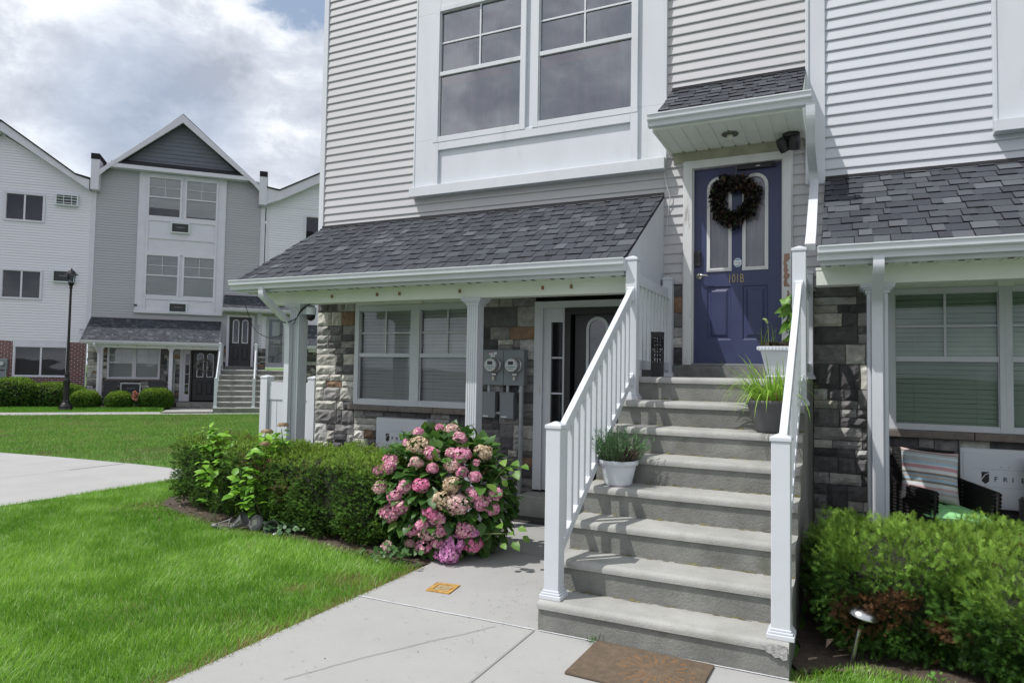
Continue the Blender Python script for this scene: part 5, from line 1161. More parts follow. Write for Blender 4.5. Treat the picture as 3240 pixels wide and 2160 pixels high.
def far_chair(label, xc, yc):
    T = Thing('patio_chair', label, 'chair', (xc, yc, .06), FARM, 'dark patio chairs on the far porch')
    m = MB(); m.add([(xc-.24, yc+.02, .45), (xc+.24, yc+.02, .45), (xc+.23, yc+.20, 1.08), (xc-.23, yc+.20, 1.08), (xc-.24, yc+.04, .45), (xc+.24, yc+.04, .45), (xc+.23, yc+.22, 1.08), (xc-.23, yc+.22, 1.08)], [(0, 1, 2, 3), (7, 6, 5, 4), (0, 3, 7, 4), (1, 5, 6, 2), (3, 2, 6, 7)]); m.build('backrest', mat('dark_sling', (.035, .037, .042), .7), T)
    m = MB(); m.box(xc-.25, xc+.25, yc-.45, yc+.03, .43, .46); m.build('seat', mat('dark_sling', (.035, .037, .042), .7), T)
    for s in (-1, 1):
        x = xc+s*.27; m = MB(); m.tube(smooth_path([(x, yc-.48, .06), (x, yc-.46, .60), (x, yc-.35, .68), (x, yc+.12, .66), (x, yc+.15, .06)], .08), .014, 6); m.build('armrest', BLACK, T)
far_chair('dark patio chair left of the air conditioner on the far porch', -5.62, 6.7); far_chair('dark patio chair right of the air conditioner on the far porch', -4.05, 6.7)
def far_meter(label, xa, xb):
    T = Thing('electric_meter', label, 'electric meter', ((xa+xb)/2, FW, 1.1), FARM, 'grey meters on the far walls')
    m = MB(); m.box(xa, xb, FW-.12, FW-.01, 1.45, 1.87); m.build('cabinet', GREYM, T, bevel=.005)
    m = MB(); m.lathe([(.09, 0), (.09, .03), (.075, .09), (.07, .1)], n=18, T=Matrix.Translation(((xa+xb)/2-.02, FW-.12, 1.68)) @ Matrix.Rotation(math.pi/2, 4, 'X')); m.build('meter', mat('meter_ring', (.45, .46, .47), .3, metal=.6), T)
    m = MB(); m.box((xa+xb)/2-.09, (xa+xb)/2+.09, FW-.11, FW-.01, 1.08, 1.40); m.build('breaker_box', GREYM, T)
    m = MB(); m.tube([(xb-.05, FW-.08, 1.45), (xb-.05, FW-.08, .1)], .027, 8); m.build('conduit', GALV, T)
far_meter('small grey electric meter beside the far black lower door', -3.71, -3.38); far_meter('small grey electric meter on the distant brick wall at far left', -9.42, -9.14)
T = Thing('wreath', 'pale wreath of small leaves on the far black lower door', 'wreath', (-2.33, FW, 1.68), FARM)
N = 170; a = RNG.uniform(0, 6.28, N); r = RNG.normal(.25, .05, N); O = np.stack([-2.33+r*np.cos(a), np.full(N, FW-.03), 1.72+r*np.sin(a)], 1); X, Y, Z = frames(RNG.normal(size=(N, 3))); np_mesh('leaves', *scatter(*ovate(.4), O, X, Y, Z, RNG.uniform(.04, .08, N), lerpc((.25, .25, .24), (.50, .50, .48), RNG.random(N))), LEAFM, T)
m = MB(); m.tube([(-2.33+.25*math.cos(t), FW-.02, 1.72+.25*math.sin(t)) for t in np.linspace(0, 6.283, 20)], .012, 5); m.build('twig_ring', TWIG, T)
m = MB(); m.lathe([(.02, 3.98), (.06, 3.95), (.06, 3.88), (.03, 3.86)], .43, 6.9, 12); single(m, 'ceiling_lamp', 'white globe lamp under the far entrance canopy', 'lamp', BULB, (.43, 6.9, 3.9), FARM)
m = MB(); m.box(-4.94, -4.90, 7.10, 7.16, 4.10, 4.16); m.lathe([(.05, 4.06), (.055, 4.10), (.04, 4.14)], -4.92, 7.14, 12, m=1); single(m, 'security_camera', 'tiny dark camera at the lower corner of the distant white bay', 'camera', [TRIM, BLACK], (-4.92, 7.16, 4.1), FARM)

# ------------------------------------------------------------------ ground
def gz(x, y):
    d = math.hypot(x+4, y-4); t = min(max((d-7)/9, 0), 1); return -.1106*t*t*(3-2*t)
def poly_sheet(name, poly, m_, dz, step=1.0, kind='structure', zf=gz, thick=0.):
    mb = MB(); mb.add([(p[0], p[1], zf(*p)+dz) for p in poly], [tuple(range(len(poly)))]); o = mb.build(name, m_); return tag(o, kind=kind)
def ground():
    xs = sorted(set([-900, -300, -100, -60]+[round(-45+i*1.0, 2) for i in range(61)]+[20, 40, 100, 300, 900])); ys = sorted(set([-900, -300, -100, -40, -20]+[round(-12+i*1.0, 2) for i in range(58)]+[60, 100, 300, 900]))
    mb = MB(); n = len(xs); vs = [(x, y, gz(x, y)-.012) for y in ys for x in xs]; mb.add(vs, [(j*n+i, j*n+i+1, (j+1)*n+i+1, (j+1)*n+i) for j in range(len(ys)-1) for i in range(n-1)])
    tag(mb.build('lawn_ground', LAWNM), kind='structure')
ground()
mb = MB(); mb.add([(-900, -900, .004), (900, -900, .004), (900, -9, .004), (-900, -9, .004)], [(0, 1, 2, 3)]); tag(mb.build('unseen_road', mat('asphalt', (.075, .077, .08), .9, var=.2, scale=3)), kind='structure')  # unseen asphalt behind the camera, added so windows reflect grey, not lawn
# entrance walk with joints, cracks
poly_sheet('walkway', [(-3.12, -6), (6, -6), (6, 3.96), (-.27, 3.99), (-.269, 4.02), (-1.735, 4.02), (-1.735, FW), (-3.6, FW), (-3.6, 5.6), (-3.12, 4.9)], WALK, .0, zf=lambda x, y: 0)
def strip(name, pts, w, m_, z, kind='structure'):
    mb = MB(); P = [Vector((p[0], p[1], 0)) for p in pts]; rd = random.Random(len(pts)); vs = []
    for i, p in enumerate(P):
        t = (P[min(i+1, len(P)-1)]-P[max(i-1, 0)]).normalized(); n = Vector((-t.y, t.x, 0)); ww = w[i] if isinstance(w, list) else w
        vs += [(p.x-n.x*ww/2, p.y-n.y*ww/2, z), (p.x+n.x*ww/2, p.y+n.y*ww/2, z)]
    mb.add(vs, [(2*i, 2*i+1, 2*i+3, 2*i+2) for i in range(len(P)-1)]); tag(mb.build(name, m_), kind=kind)
def wob(a, b, n, amp, seed=0):
    rd = random.Random(seed); d = Vector((b[0]-a[0], b[1]-a[1])); nn = Vector((-d.y, d.x)).normalized(); out = []; o = 0
    for i in range(n+1): o = o*.8+rd.gauss(0, amp); e = o*math.sin(math.pi*min(1, max(0, i/n)))**.5; out.append((a[0]+d.x*i/n+nn.x*e, a[1]+d.y*i/n+nn.y*e))
    return out
strip('walkway_joint', wob((-3.118, 3.985), (-1.75, 4.0), 30, .0012, 1), [.012+.006*random.random() for _ in range(31)], JOINT, .004)
strip('walkway_joint', [(-1.75, 3.98), (-1.75, -3)], .014, mat('groove', (.25, .25, .25), .9), .004)
strip('walkway_joint', wob((-1.72, 4.0), (-.27, 4.002), 20, .001, 2), .014, JOINT, .005)
strip('walkway_joint', [(-3.3, 6.60), (-1.74, 6.60)], .010, mat('groove', (.25, .25, .25), .9), .004); strip('walkway_joint', [(-3.118, 5.6), (-1.74, 5.6)], .008, mat('groove', (.25, .25, .25), .9), .004)
strip('walkway_crack', wob((-2.62, 2.75), (-2.35, 3.30), 14, .004, 3)+wob((-2.35, 3.30), (-1.99, 3.93), 16, .004, 4), .0035, CRACK, .0045)
mb = MB(); rd = random.Random(8)                                         # pits and specks worn into the slabs
for i in range(420):
    x, y = rd.uniform(-3.08, -1.78), rd.uniform(1.4, 5.2)
    if rd.random() < .5: x, y = rd.gauss(-2.1, .22), rd.gauss(4.3, .3)
    if not (-3.1 < x < -1.76 and 1.2 < y < 5.3): continue
    s = rd.uniform(.002, .006); a0 = rd.random()*6; n = 6; mb.add([(x+s*rd.uniform(.5, 1.3)*math.cos(a0+k), y+s*rd.uniform(.4, 1)*math.sin(a0+k), .0042) for k in range(n)], [tuple(range(n))])
tag(mb.build('walkway_pits', mat('pit_grey', (.18, .18, .175), .95, var=.3, scale=40)), kind='structure')
# side walk on the left and its joints
SIDE = [(-8.55, -6), (-8.55, 7.0), (-8.75, 7.36), (-9.72, 7.46), (-13.8, 7.22), (-30, 6.4), (-30, -6)]
mb = MB(); nseg = 1
for i in range(22):
    xa, xb = -8.55-i*.75, -8.55-(i+1)*.75
    def yb(x): return 7.0+(-8.55-x)*.8 if x > -8.75 else (7.36 if x > -9.0 else 7.46-(abs(x)-9.7)*.055 if x < -9.7 else 7.42)
    mb.add([(xa, -6, gz(xa, 4)), (xa, 3, gz(xa, 4)), (xa, yb(xa), gz(xa, 5)), (xb, yb(xb), gz(xb, 5)), (xb, 3, gz(xb, 4)), (xb, -6, gz(xb, 4))], [(0, 1, 4, 5), (1, 2, 3, 4)])
tag(mb.build('side_walk', WALK), kind='structure')
strip('side_walk_joint', [(-10.6, 6.5), (-10.59, 7.38)], .03, CRACK, .002); strip('side_walk_joint', wob((-10.6, 6.5), (-10.62, 4.0), 8, .004, 5), .010, mat('groove', (.25, .25, .25), .9), .001)
strip('side_walk_joint', [(-12.2, 5.6), (-11.2, 5.5)], .02, CRACK, .0)
strip('side_walk_joint', [(-13.5, 5.5), (-8.6, 5.2)], .008, mat('groove', (.25, .25, .25), .9), -.002)
# far path, far bed, porch slabs
def far_poly(name, poly, m_, z):
    mb = MB(); mb.add([(p[0], p[1], p[2] if len(p) > 2 else z) for p in poly], [tuple(range(len(poly)))]); tag(mb.build(name, m_, None, F=FARM), kind='structure')
far_poly('far_path', [(-30, 4.35), (-3.55, 4.35), (-3.4, 3.6), (2.5, 3.3), (2.5, 3.0), (-30, 3.0)], WALK, .012)
far_poly('far_path', [(-3.45, 4.0), (-1.70, 4.0), (-1.70, FW), (-3.45, FW)], WALK, .03)
mb = MB(); mb.add([(-30, 4.35, .0), (-3.5, 4.35, .0), (-3.5, 5.3, .09), (-30, 5.3, .09), (-30, FW, .10), (-3.45, FW, .10)], [(0, 1, 2, 3), (3, 2, 5, 4)]); tag(mb.build('far_verge', LAWNM, None, F=FARM), kind='structure')
far_poly('far_bed', [(-6.4, 5.25), (-3.45, 5.25), (-3.45, FW-.05), (-6.4, FW-.05)], SOIL, .12)
def rough_bed(name, poly, z, seed=1):
    mb = MB(); rd = random.Random(seed); c = np.mean(np.array(poly), 0); pts = []
    for i in range(len(poly)):
        a, b = poly[i], poly[(i+1) % len(poly)]
        n = max(1, int(math.dist(a, b)/.12))
        for k in range(n): pts.append((a[0]+(b[0]-a[0])*k/n+rd.gauss(0, .022), a[1]+(b[1]-a[1])*k/n+rd.gauss(0, .022)))
    mb.add([(p[0], p[1], z) for p in pts], [tuple(range(len(pts)))]); tag(mb.build(name, SOIL), kind='structure')
rough_bed('planting_bed', [(-7.4, 7.2), (-7.45, 5.75), (-7.07, 5.36), (-6.5, 5.18), (-5.9, 5.0), (-5.3, 4.88), (-4.7, 4.93), (-4.1, 4.86), (-3.65, 4.82), (-3.22, 4.72), (-3.13, 4.95), (-3.5, 5.6), (-3.55, 7.2)], .006)
rough_bed('planting_bed', [(-.26, 4.12), (.05, 4.30), (.5, 4.28), (1.0, 4.2), (2.4, 4.1), (2.4, 5.9), (-.25, 5.9)], .006, 2)
poly_sheet('porch_slab', [(-.26, 5.9), (4.4, 5.9), (4.4, FW), (-.26, FW)], WALK, .05, zf=lambda x, y: 0)
T = Thing('wicker_chair', 'grey wicker chair cut off by the right edge, beside the air conditioner cover', 'armchair', (1.7, 6.6, .05))
WICKER = mat('grey_wicker', (.10, .10, .105), .6, bump=.9, bscale=70, stretch=(1, 1, 3), bdist=.02)
slab((1.34, 7.0, .08), (1.34, 6.45, .08), (1.33, 6.42, .60), (1.33, 7.0, .64), .05, 'armrest'); slab((1.38, 7.0, .3), (2.0, 7.0, .3), (2.0, 7.12, .95), (1.38, 7.12, .95), .04, 'backrest'); slab((1.36, 6.46, .38), (2.0, 6.46, .38), (2.0, 7.0, .36), (1.36, 7.0, .36), .06, 'seat'); slab((2.03, 7.0, .08), (2.03, 6.45, .08), (2.03, 6.42, .66), (2.03, 7.0, .70), .05, 'armrest')

# ------------------------------------------------------------------ lawn blades
def inpoly(P, poly):
    x, y = P[:, 0], P[:, 1]; r = np.zeros(len(P), bool); n = len(poly)
    for i in range(n):
        (x1, y1), (x2, y2) = poly[i], poly[(i+1) % n]
        c = ((y1 > y) != (y2 > y)) & (x < (x2-x1)*(y-y1)/(y2-y1+1e-12)+x1); r ^= c
    return r
def fields(P):
    q = np.stack([P[:, 0], P[:, 1], np.zeros(len(P))], 1)
    a = np.sin(q[:, 0]*1.7+np.sin(q[:, 1]*1.3)*1.5)*np.sin(q[:, 1]*2.1+np.sin(q[:, 0]*.9)*1.7); b = np.sin(q[:, 0]*5.3+2*np.sin(q[:, 1]*3.1))*np.sin(q[:, 1]*4.7+1.5*np.sin(q[:, 0]*4.1))
    c = np.sin(q[:, 0]*13+3*np.sin(q[:, 1]*7))*np.sin(q[:, 1]*11+2*np.sin(q[:, 0]*9)); return a, b, c
WEDGE = lambda x, y: abs(x+3.12)
def grass(name, poly, n, L, W, zf, parent=None, dry=None, hole=None, lean=.35):
    pa = np.array(poly); lo, hi = pa.min(0), pa.max(0); P = RNG.uniform(lo, hi, (n, 2)); P = P[inpoly(P, poly)]
    if hole: P = P[~inpoly(P, hole)]
    n = len(P); a, b, c = fields(P)
    O = np.stack([P[:, 0], P[:, 1], np.array([zf(*p) for p in P])-.012], 1)
    th = a*1.6+b*1.2+RNG.normal(0, .8, n); ln = lean*(1+.6*b)+RNG.normal(0, .16, n)
    D = np.stack([np.cos(th)*ln, np.sin(th)*ln, np.ones(n)], 1); X, Y, Z = frames(D)
    t = np.clip(.5+.28*a+.24*b+.18*c+RNG.normal(0, .22, n), 0, 1); C = lerpc((.120, .290, .022), (.330, .570, .080), t)
    pale = RNG.random(n) < np.clip(.12+.10*b+.08*c, .02, .4); C[pale] = lerpc((.38, .56, .18), (.52, .66, .34), RNG.random(pale.sum()))
    dr = np.clip((b*.6+c*.5+a*.3-.95)*2, 0, 1)*.5
    if dry is not None: dr = np.clip(dr+dry(P), 0, 1)
    k = RNG.random(n) < dr; C[k] = lerpc((.27, .20, .08), (.42, .33, .16), RNG.random(k.sum()))
    C *= RNG.uniform(.8, 1.2, (n, 1)); S = L*RNG.uniform(.55, 1.25, n)*(1+.15*a); S[k] *= .7
    o = np_mesh(name, *scatter(*BLADE, O, X, Y, Z, S, C, Sx=W*RNG.uniform(.7, 1.3, n)), GRASSM, parent); return tag(o, kind='stuff')
LAWN = [(-3.10, -.5), (-3.10, 4.80), (-3.65, 4.86), (-4.1, 4.90), (-4.7, 4.99), (-5.3, 4.93), (-5.9, 5.05), (-6.5, 5.22), (-7.05, 5.40), (-7.40, 5.75), (-7.42, 7.6), (-8.52, 7.1), (-8.52, -.5)]
def drynear(P):
    e = np.abs(P[:, 0]+3.12); d = np.exp(-(e/.10)**2)*.75
    for (x, y, r, k) in ((-3.42, 4.25, .16, .85), (-3.62, 3.9, .12, .7), (-3.5, 3.2, .2, .25), (-4.3, 3.1, .25, .15), (-7.2, 5.35, .25, .6)): d += k*np.exp(-((P[:, 0]-x)**2+(P[:, 1]-y)**2)/r**2)
    return d
grass('lawn_grass', [p for p in LAWN], 330000, .058, .0042, lambda x, y: 0., dry=drynear)
grass('lawn_grass', [(-.24, .5), (-.24, 4.15), (.1, 4.36), (.5, 4.3), (1.2, 4.2), (2.4, 4.1), (2.4, .5)], 110000, .055, .0042, lambda x, y: 0., dry=lambda P: np.exp(-((P[:, 0]+.24)/.1)**2)*.5)
tag(flat('walkway', 'x', 'x', [(0, 0), (1, 0), (1, 1)], 0, .1, WALK), kind='structure') if False else None
def side_edge(x): return 7.40 if x > -9.7 else 7.46-(abs(x)-9.7)*.058
FARLAWN = [(-7.4, 7.65), (-8.75, 7.42), (-9.72, 7.50), (-13.8, 7.27), (-22, 6.75), (-33, 6.3), (-33, 8.6), (-28.2, 11.3), (-21.4, 16.6), (-12, 24), (-6.9, 16.3), (-6.9, 7.7)]
def farpathtest(P):
    x = P[:, 0]-FX; y = P[:, 1]-FYY; c, s = math.cos(FTH), math.sin(FTH); return -s*x+c*y+FW
pa = np.array(FARLAWN)
def far_grass(name, n, rng, L, W, ylim, zf=None):
    lo, hi = pa.min(0), pa.max(0); P = RNG.uniform(lo, hi, (n, 2)); ly = farpathtest(P); P = P[inpoly(P, FARLAWN) & (ly < ylim[1]) & (ly > ylim[0])]; d = np.hypot(P[:, 0], P[:, 1]); P = P[(d > rng[0]) & (d < rng[1])]; n = len(P); a, b, c = fields(P*.6)
    O = np.stack([P[:, 0], P[:, 1], np.array([gz(*p) for p in P])-.015], 1); th = RNG.uniform(0, 6.28, n); ln = RNG.uniform(.1, .7, n); X, Y, Z = frames(np.stack([np.cos(th)*ln, np.sin(th)*ln, np.ones(n)], 1))
    t = np.clip(.45+.2*a+.2*b+RNG.normal(0, .2, n), 0, 1); C = lerpc((.10, .235, .035), (.25, .41, .085), t); k = RNG.random(n) < np.clip(.16+.8*(a*b-.15)+.2*c, 0, .75); C[k] = lerpc((.20, .19, .08), (.32, .28, .14), RNG.random(k.sum()))
    return tag(np_mesh(name, *scatter(*BLADE, O, X, Y, Z, L*RNG.uniform(.6, 1.2, n), C, Sx=W), GRASSM), kind='stuff')
far_grass('far_lawn_grass', 420000, (9, 15), .065, .008, (-40, 2.95)); far_grass('far_lawn_grass', 330000, (15, 36), .07, .015, (-40, 2.95))
def verge():
    n = 26000; P = np.stack([RNG.uniform(-14, -3.55, n), RNG.uniform(4.38, 5.6, n)], 1); z = np.interp(P[:, 1], [4.35, 5.3, 6], [0, .09, .10]); X, Y, Z = frames(np.stack([RNG.normal(0, .3, n), RNG.normal(0, .3, n), np.ones(n)], 1))
    V, T_, C = scatter(*BLADE, np.stack([P[:, 0], P[:, 1], z-.01], 1), X, Y, Z, .075*RNG.uniform(.6, 1.2, n), lerpc((.09, .25, .02), (.20, .42, .05), RNG.random(n)), Sx=.014); tag(np_mesh('verge_grass', V, T_, C, GRASSM, None, F=FARM), kind='stuff')
verge()

# ------------------------------------------------------------------ clipped hedges and shrubs
def superq(n, e, top=True):
    u = norm(RNG.normal(size=(n, 3))); r = (np.abs(u)**e).sum(1)**(-1/e); q = u*r[:, None]; nr = norm(np.sign(q)*np.abs(q)**(e-1)); return q, nr
def shrub(name, label, cat, blobs, n, tmpl, size, c1, c2, ctop, brown=.0, F=I4, group=None, bump=.06, e=4., up=.35, base=None, msc=2.6, brownzone=None, depth=.10):
    """blobs: (centre, radii, turn); foliage lies in a ragged shell round a dark twiggy core"""
    base = base or blobs[0][0]; T = Thing(name, label, cat, (base[0], base[1], 0), F, group)
    wts = np.array([b[1][0]*b[1][2]+b[1][0]*b[1][1]+b[1][1]*b[1][2] for b in blobs]); parts = []; core = MB()
    for bi, ((cx, cy, cz), (rx, ry, rz), turn) in enumerate(blobs):
        m = int(n*wts[bi]/wts.sum()); q, nr = superq(m, e); q = q*np.array([rx, ry, rz]); nr = norm(nr/np.array([rx, ry, rz]))
        ct, s_ = math.cos(turn), math.sin(turn); Rm = np.array([[ct, -s_, 0], [s_, ct, 0], [0, 0, 1]]); q = q@Rm.T; nr = nr@Rm.T
        O = q+np.array([cx, cy, cz]); f = nz3(O, msc, bi*3.1); g = nz3(O, msc*3, 7.+bi); O = O+nr*(bump*f+bump*.5*g-RNG.random(m)**1.6*depth)[:, None]
        ok = O[:, 2] > (.04 if F == I4 else .0)
        for bj, ((ax, ay, az), (sx, sy, sz), tt) in enumerate(blobs):      # drop what is buried in a neighbour
            if bj == bi: continue
            d = (O-np.array([ax, ay, az])); c2_, s2 = math.cos(-tt), math.sin(-tt); d = np.stack([d[:, 0]*c2_-d[:, 1]*s2, d[:, 0]*s2+d[:, 1]*c2_, d[:, 2]], 1)/np.array([sx, sy, sz])*1.18; ok &= (np.abs(d)**e).sum(1) > 1
        O, nr, f, g = O[ok], nr[ok], f[ok], g[ok]; m = len(O)
        D = norm(nr*RNG.uniform(.5, 1.1, (m, 1))+RNG.normal(0, .42, (m, 3))+np.array([0, 0, up])); X, Y, Z = frames(D)
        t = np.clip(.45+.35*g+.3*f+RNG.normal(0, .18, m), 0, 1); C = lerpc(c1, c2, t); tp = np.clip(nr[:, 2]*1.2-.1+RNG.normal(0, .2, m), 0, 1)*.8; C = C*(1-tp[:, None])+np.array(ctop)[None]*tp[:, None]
        if brown:
            z = nz3(O, 3.3, 20.+bi); z = z+(brownzone(O) if brownzone else 0); k = (z > .42) & (RNG.random(m) < brown); C[k] = lerpc((.10, .045, .02), (.20, .10, .05), RNG.random(k.sum()))
        C = C*RNG.uniform(.6, 1.35, (m, 1)); parts.append(scatter(*tmpl, O, X, Y, Z, size*RNG.uniform(.65, 1.3, m), C))
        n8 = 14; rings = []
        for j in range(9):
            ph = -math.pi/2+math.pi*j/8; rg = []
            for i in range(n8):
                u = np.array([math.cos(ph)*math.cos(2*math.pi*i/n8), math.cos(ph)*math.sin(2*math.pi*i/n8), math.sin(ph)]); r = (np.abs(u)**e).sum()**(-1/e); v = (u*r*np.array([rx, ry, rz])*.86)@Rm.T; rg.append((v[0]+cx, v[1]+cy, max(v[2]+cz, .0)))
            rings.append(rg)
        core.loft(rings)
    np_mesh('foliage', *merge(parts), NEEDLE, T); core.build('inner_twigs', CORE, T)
    m = MB(); rd = random.Random(2)
    for (cx, cy, cz), (rx, ry, rz), turn in blobs:
        for i in range(4): x, y = cx+rd.uniform(-.5, .5)*rx, cy+rd.uniform(-.6, .3)*ry; m.tube([(x, y, -.02), (x+rd.uniform(-.05, .05), y, .2), (x+rd.uniform(-.1, .1), y, cz)], [.018, .015, .01], 6)
    m.build('stem', TWIG, T); return T
YEW = sprig(8, .20, .9)
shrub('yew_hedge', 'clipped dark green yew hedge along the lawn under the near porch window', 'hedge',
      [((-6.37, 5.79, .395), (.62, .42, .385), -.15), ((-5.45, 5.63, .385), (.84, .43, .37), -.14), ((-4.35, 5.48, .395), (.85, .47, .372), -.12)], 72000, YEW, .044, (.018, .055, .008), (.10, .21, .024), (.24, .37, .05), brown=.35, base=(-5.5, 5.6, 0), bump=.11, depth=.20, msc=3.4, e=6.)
def brz(O): return np.exp(-((O[:, 2]-.28)/.17)**2)*.42-.14
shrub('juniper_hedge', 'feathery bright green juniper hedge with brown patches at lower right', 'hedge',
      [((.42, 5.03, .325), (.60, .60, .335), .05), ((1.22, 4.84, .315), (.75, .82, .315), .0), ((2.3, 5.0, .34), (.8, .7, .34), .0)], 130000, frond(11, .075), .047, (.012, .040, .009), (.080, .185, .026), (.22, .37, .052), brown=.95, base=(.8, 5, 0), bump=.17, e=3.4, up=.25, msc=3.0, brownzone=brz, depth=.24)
FARY = sprig(6, .3, .9)
B3 = 'round clipped bushes before the far porch'
def fb(label, x0, x1, zt, n, y=5.75): shrub('round_bush', label, 'bush', [(((x0+x1)/2, y, zt*.50), ((x1-x0)/2, .42, zt*.50), 0)], n, FARY, .085, (.030, .09, .010), (.09, .19, .018), (.24, .37, .04), F=FARM, group=B3, bump=.03, e=2.6, depth=.07)
fb('small round clipped bush just right of the street lamp', -6.66, -5.76, .70, 3600); fb('round clipped bush in the middle, left of the pink rose', -5.52, -4.66, .66, 3400); fb('tallest round clipped bush, right of the pink rose', -4.42, -3.30, .80, 5000)
shrub('clipped_hedge', 'long clipped green hedge under the distant brick house window', 'hedge', [((-7.3, 6.3, .46), (.95, .5, .47), 0), ((-8.9, 6.2, .55), (1.1, .55, .58), 0), ((-10.8, 6.2, .56), (1.3, .55, .60), 0)], 15000, FARY, .10, (.022, .075, .010), (.075, .16, .018), (.21, .34, .04), F=FARM, bump=.06, e=3.0, depth=.08, base=(-9, 6.2, 0))
T = Thing('rose_bush', 'thin salmon-pink rose between two round far bushes', 'rose', (-4.52, 5.6, .1), FARM)
m = MB()
for i in range(5): x = -4.56+.02*i; m.tube([(x, 5.6, .05), (x+.02*(i-2), 5.58, .4), (x+.045*(i-2), 5.56, .68-.04*i)], .008, 5)
m.build('stem', TWIG, T); N = 90; O = np.stack([RNG.normal(-4.52, .08, N), np.full(N, 5.5), RNG.uniform(.1, .55, N)], 1); X, Y, Z = frames(RNG.normal(size=(N, 3))); np_mesh('leaves', *scatter(*ovate(.4), O, X, Y, Z, RNG.uniform(.05, .10, N), lerpc((.04, .10, .02), (.09, .18, .04), RNG.random(N))), LEAFM, T)
for x, z, r in ((-4.55, .68, .055), (-4.47, .60, .06), (-4.56, .48, .065), (-4.50, .43, .05), (-4.60, .55, .045)):
    N = 26; D = norm(RNG.normal(size=(N, 3))); X, Y, Z = frames(D); np_mesh('flower', *scatter([(-.5, 0, 0), (.5, 0, 0), (.5, .1, 1), (-.5, .1, 1)], [(0, 1, 2), (0, 2, 3)], D*r*.3+np.array([x, 5.44, z]), X, Y, Z, np.full(N, r), lerpc((.42, .16, .11), (.60, .30, .22), RNG.random(N))), ORANGE, T)

# ------------------------------------------------------------------ hydrangea
HEADS = [(-3.345,5.403,1.081,.033,'p'),(-3.183,5.341,1.072,.055,'m'),(-3.339,5.053,.953,.079,'d'),(-3.479,5.251,1.036,.046,'p'),(-3.496,5.109,.961,.036,'p'),(-3.039,5.234,1.017,.053,'p'),(-3.182,5.005,.899,.052,'p'),(-3.288,4.941,.821,.048,'m'),(-3.124,4.94,.787,.037,'p'),(-3.014,5.065,.904,.043,'p'),(-2.939,5.101,.893,.065,'p'),(-2.818,5.265,.9,.066,'d'),(-3.616,5.02,.805,.054,'p'),(-3.583,4.975,.76,.05,'p'),(-3.747,5.052,.699,.051,'p'),(-2.969,5.01,.811,.051,'m'),(-2.888,5.026,.76,.042,'p'),(-2.794,5.083,.723,.042,'p'),(-2.821,5.145,.832,.024,'p'),(-3.662,4.959,.571,.062,'m'),(-3.352,4.871,.62,.055,'p'),(-3.194,4.878,.647,.054,'P'),(-2.944,4.952,.661,.064,'d'),(-3.458,4.879,.527,.052,'p'),(-3.007,4.907,.538,.067,'d'),(-2.892,4.959,.507,.084,'m'),(-2.78,5.046,.582,.054,'p'),(-2.734,5.088,.51,.061,'p'),(-2.662,5.204,.574,.051,'p'),(-2.676,5.179,.459,.054,'p'),(-3.395,4.873,.446,.055,'p'),(-3.531,4.92,.369,.073,'p'),(-3.1,4.886,.432,.054,'P'),(-3.045,4.911,.384,.054,'p'),(-3.178,4.904,.312,.054,'p'),(-3.147,4.936,.25,.068,'m'),(-3.039,4.952,.277,.047,'p'),(-3.312,4.925,.25,.048,'p'),(-3.371,5.0,.12,.035,'m'),(-3.219,4.98,.115,.061,'p'),(-3.085,4.98,.165,.042,'p'),(-2.845,5.02,.287,.061,'p'),(-2.8,5.08,.263,.037,'v'),(-2.942,5.02,.165,.072,'v'),(-2.98,4.98,.085,.083,'v'),(-2.832,5.12,.15,.066,'P'),(-3.592,5.0,.06,.05,'m')]
HCOL = {'p': ((.66, .22, .38), (.90, .52, .64)), 'P': ((.70, .16, .37), (.86, .36, .54)), 'm': ((.64, .32, .38), (.86, .62, .60)), 'd': ((.50, .37, .24), (.78, .65, .48)), 'v': ((.62, .22, .50), (.84, .46, .72))}
T = Thing('hydrangea_bush', 'large hydrangea bush covered in pink and fading flower heads beside the walk', 'hydrangea', (-3.25, 5.35, 0))
HC, HR = np.array([-3.28, 5.40, .50]), np.array([.66, .54, .57])
PET = ([(0, 0, 0), (-.42, .06, .45), (0, .10, .95), (.42, .06, .45)], [(0, 1, 2), (0, 2, 3)])
for i, (x, y, z, r, k) in enumerate(HEADS):
    r *= 1.14
    n = int(110+r*2600); D = norm(RNG.normal(size=(n, 3))); D = D[D@norm((np.array([[x, y, z]])-HC)/HR**2)[0] > -.45]; n = len(D); rr = r*(1+RNG.normal(0, .05, n)-(D[:, 2] < -.3)*.15+.34*nz3(D, 1.3, i*2.7)); cen = np.array([x, y, z])+D*rr[:, None]*np.array([1, 1, .88])
    parts = []; t = np.clip(RNG.normal(.5, .3, n), 0, 1); Cf = lerpc(*HCOL[k], t); fade = (RNG.random(n) < (.14 if k == 'p' else .3 if k == 'm' else .02)); Cf[fade] = lerpc((.62, .50, .40), (.78, .66, .56), RNG.random(fade.sum()))
    fx, fy, fz = frames(D+RNG.normal(0, .22, D.shape)); ps = .0165*RNG.uniform(.8, 1.2, n)
    for q in range(4):
        a = q*math.pi/2; Zp = norm(fx*math.cos(a)+fy*math.sin(a)+fz*RNG.normal(.18, .18, (n, 1))); Xp = norm(np.cross(fz, Zp)); Yp = np.cross(Zp, Xp)
        parts.append(scatter(*PET, cen, Xp, Yp, Zp, ps, Cf*RNG.uniform(.85, 1.15, (n, 1))))
    fl = np_mesh('flower_head', *merge(parts), PETAL, T)
    if k in 'dm': fl['label'] = 'faded beige flower head' if k == 'd' else 'half faded pink flower head'
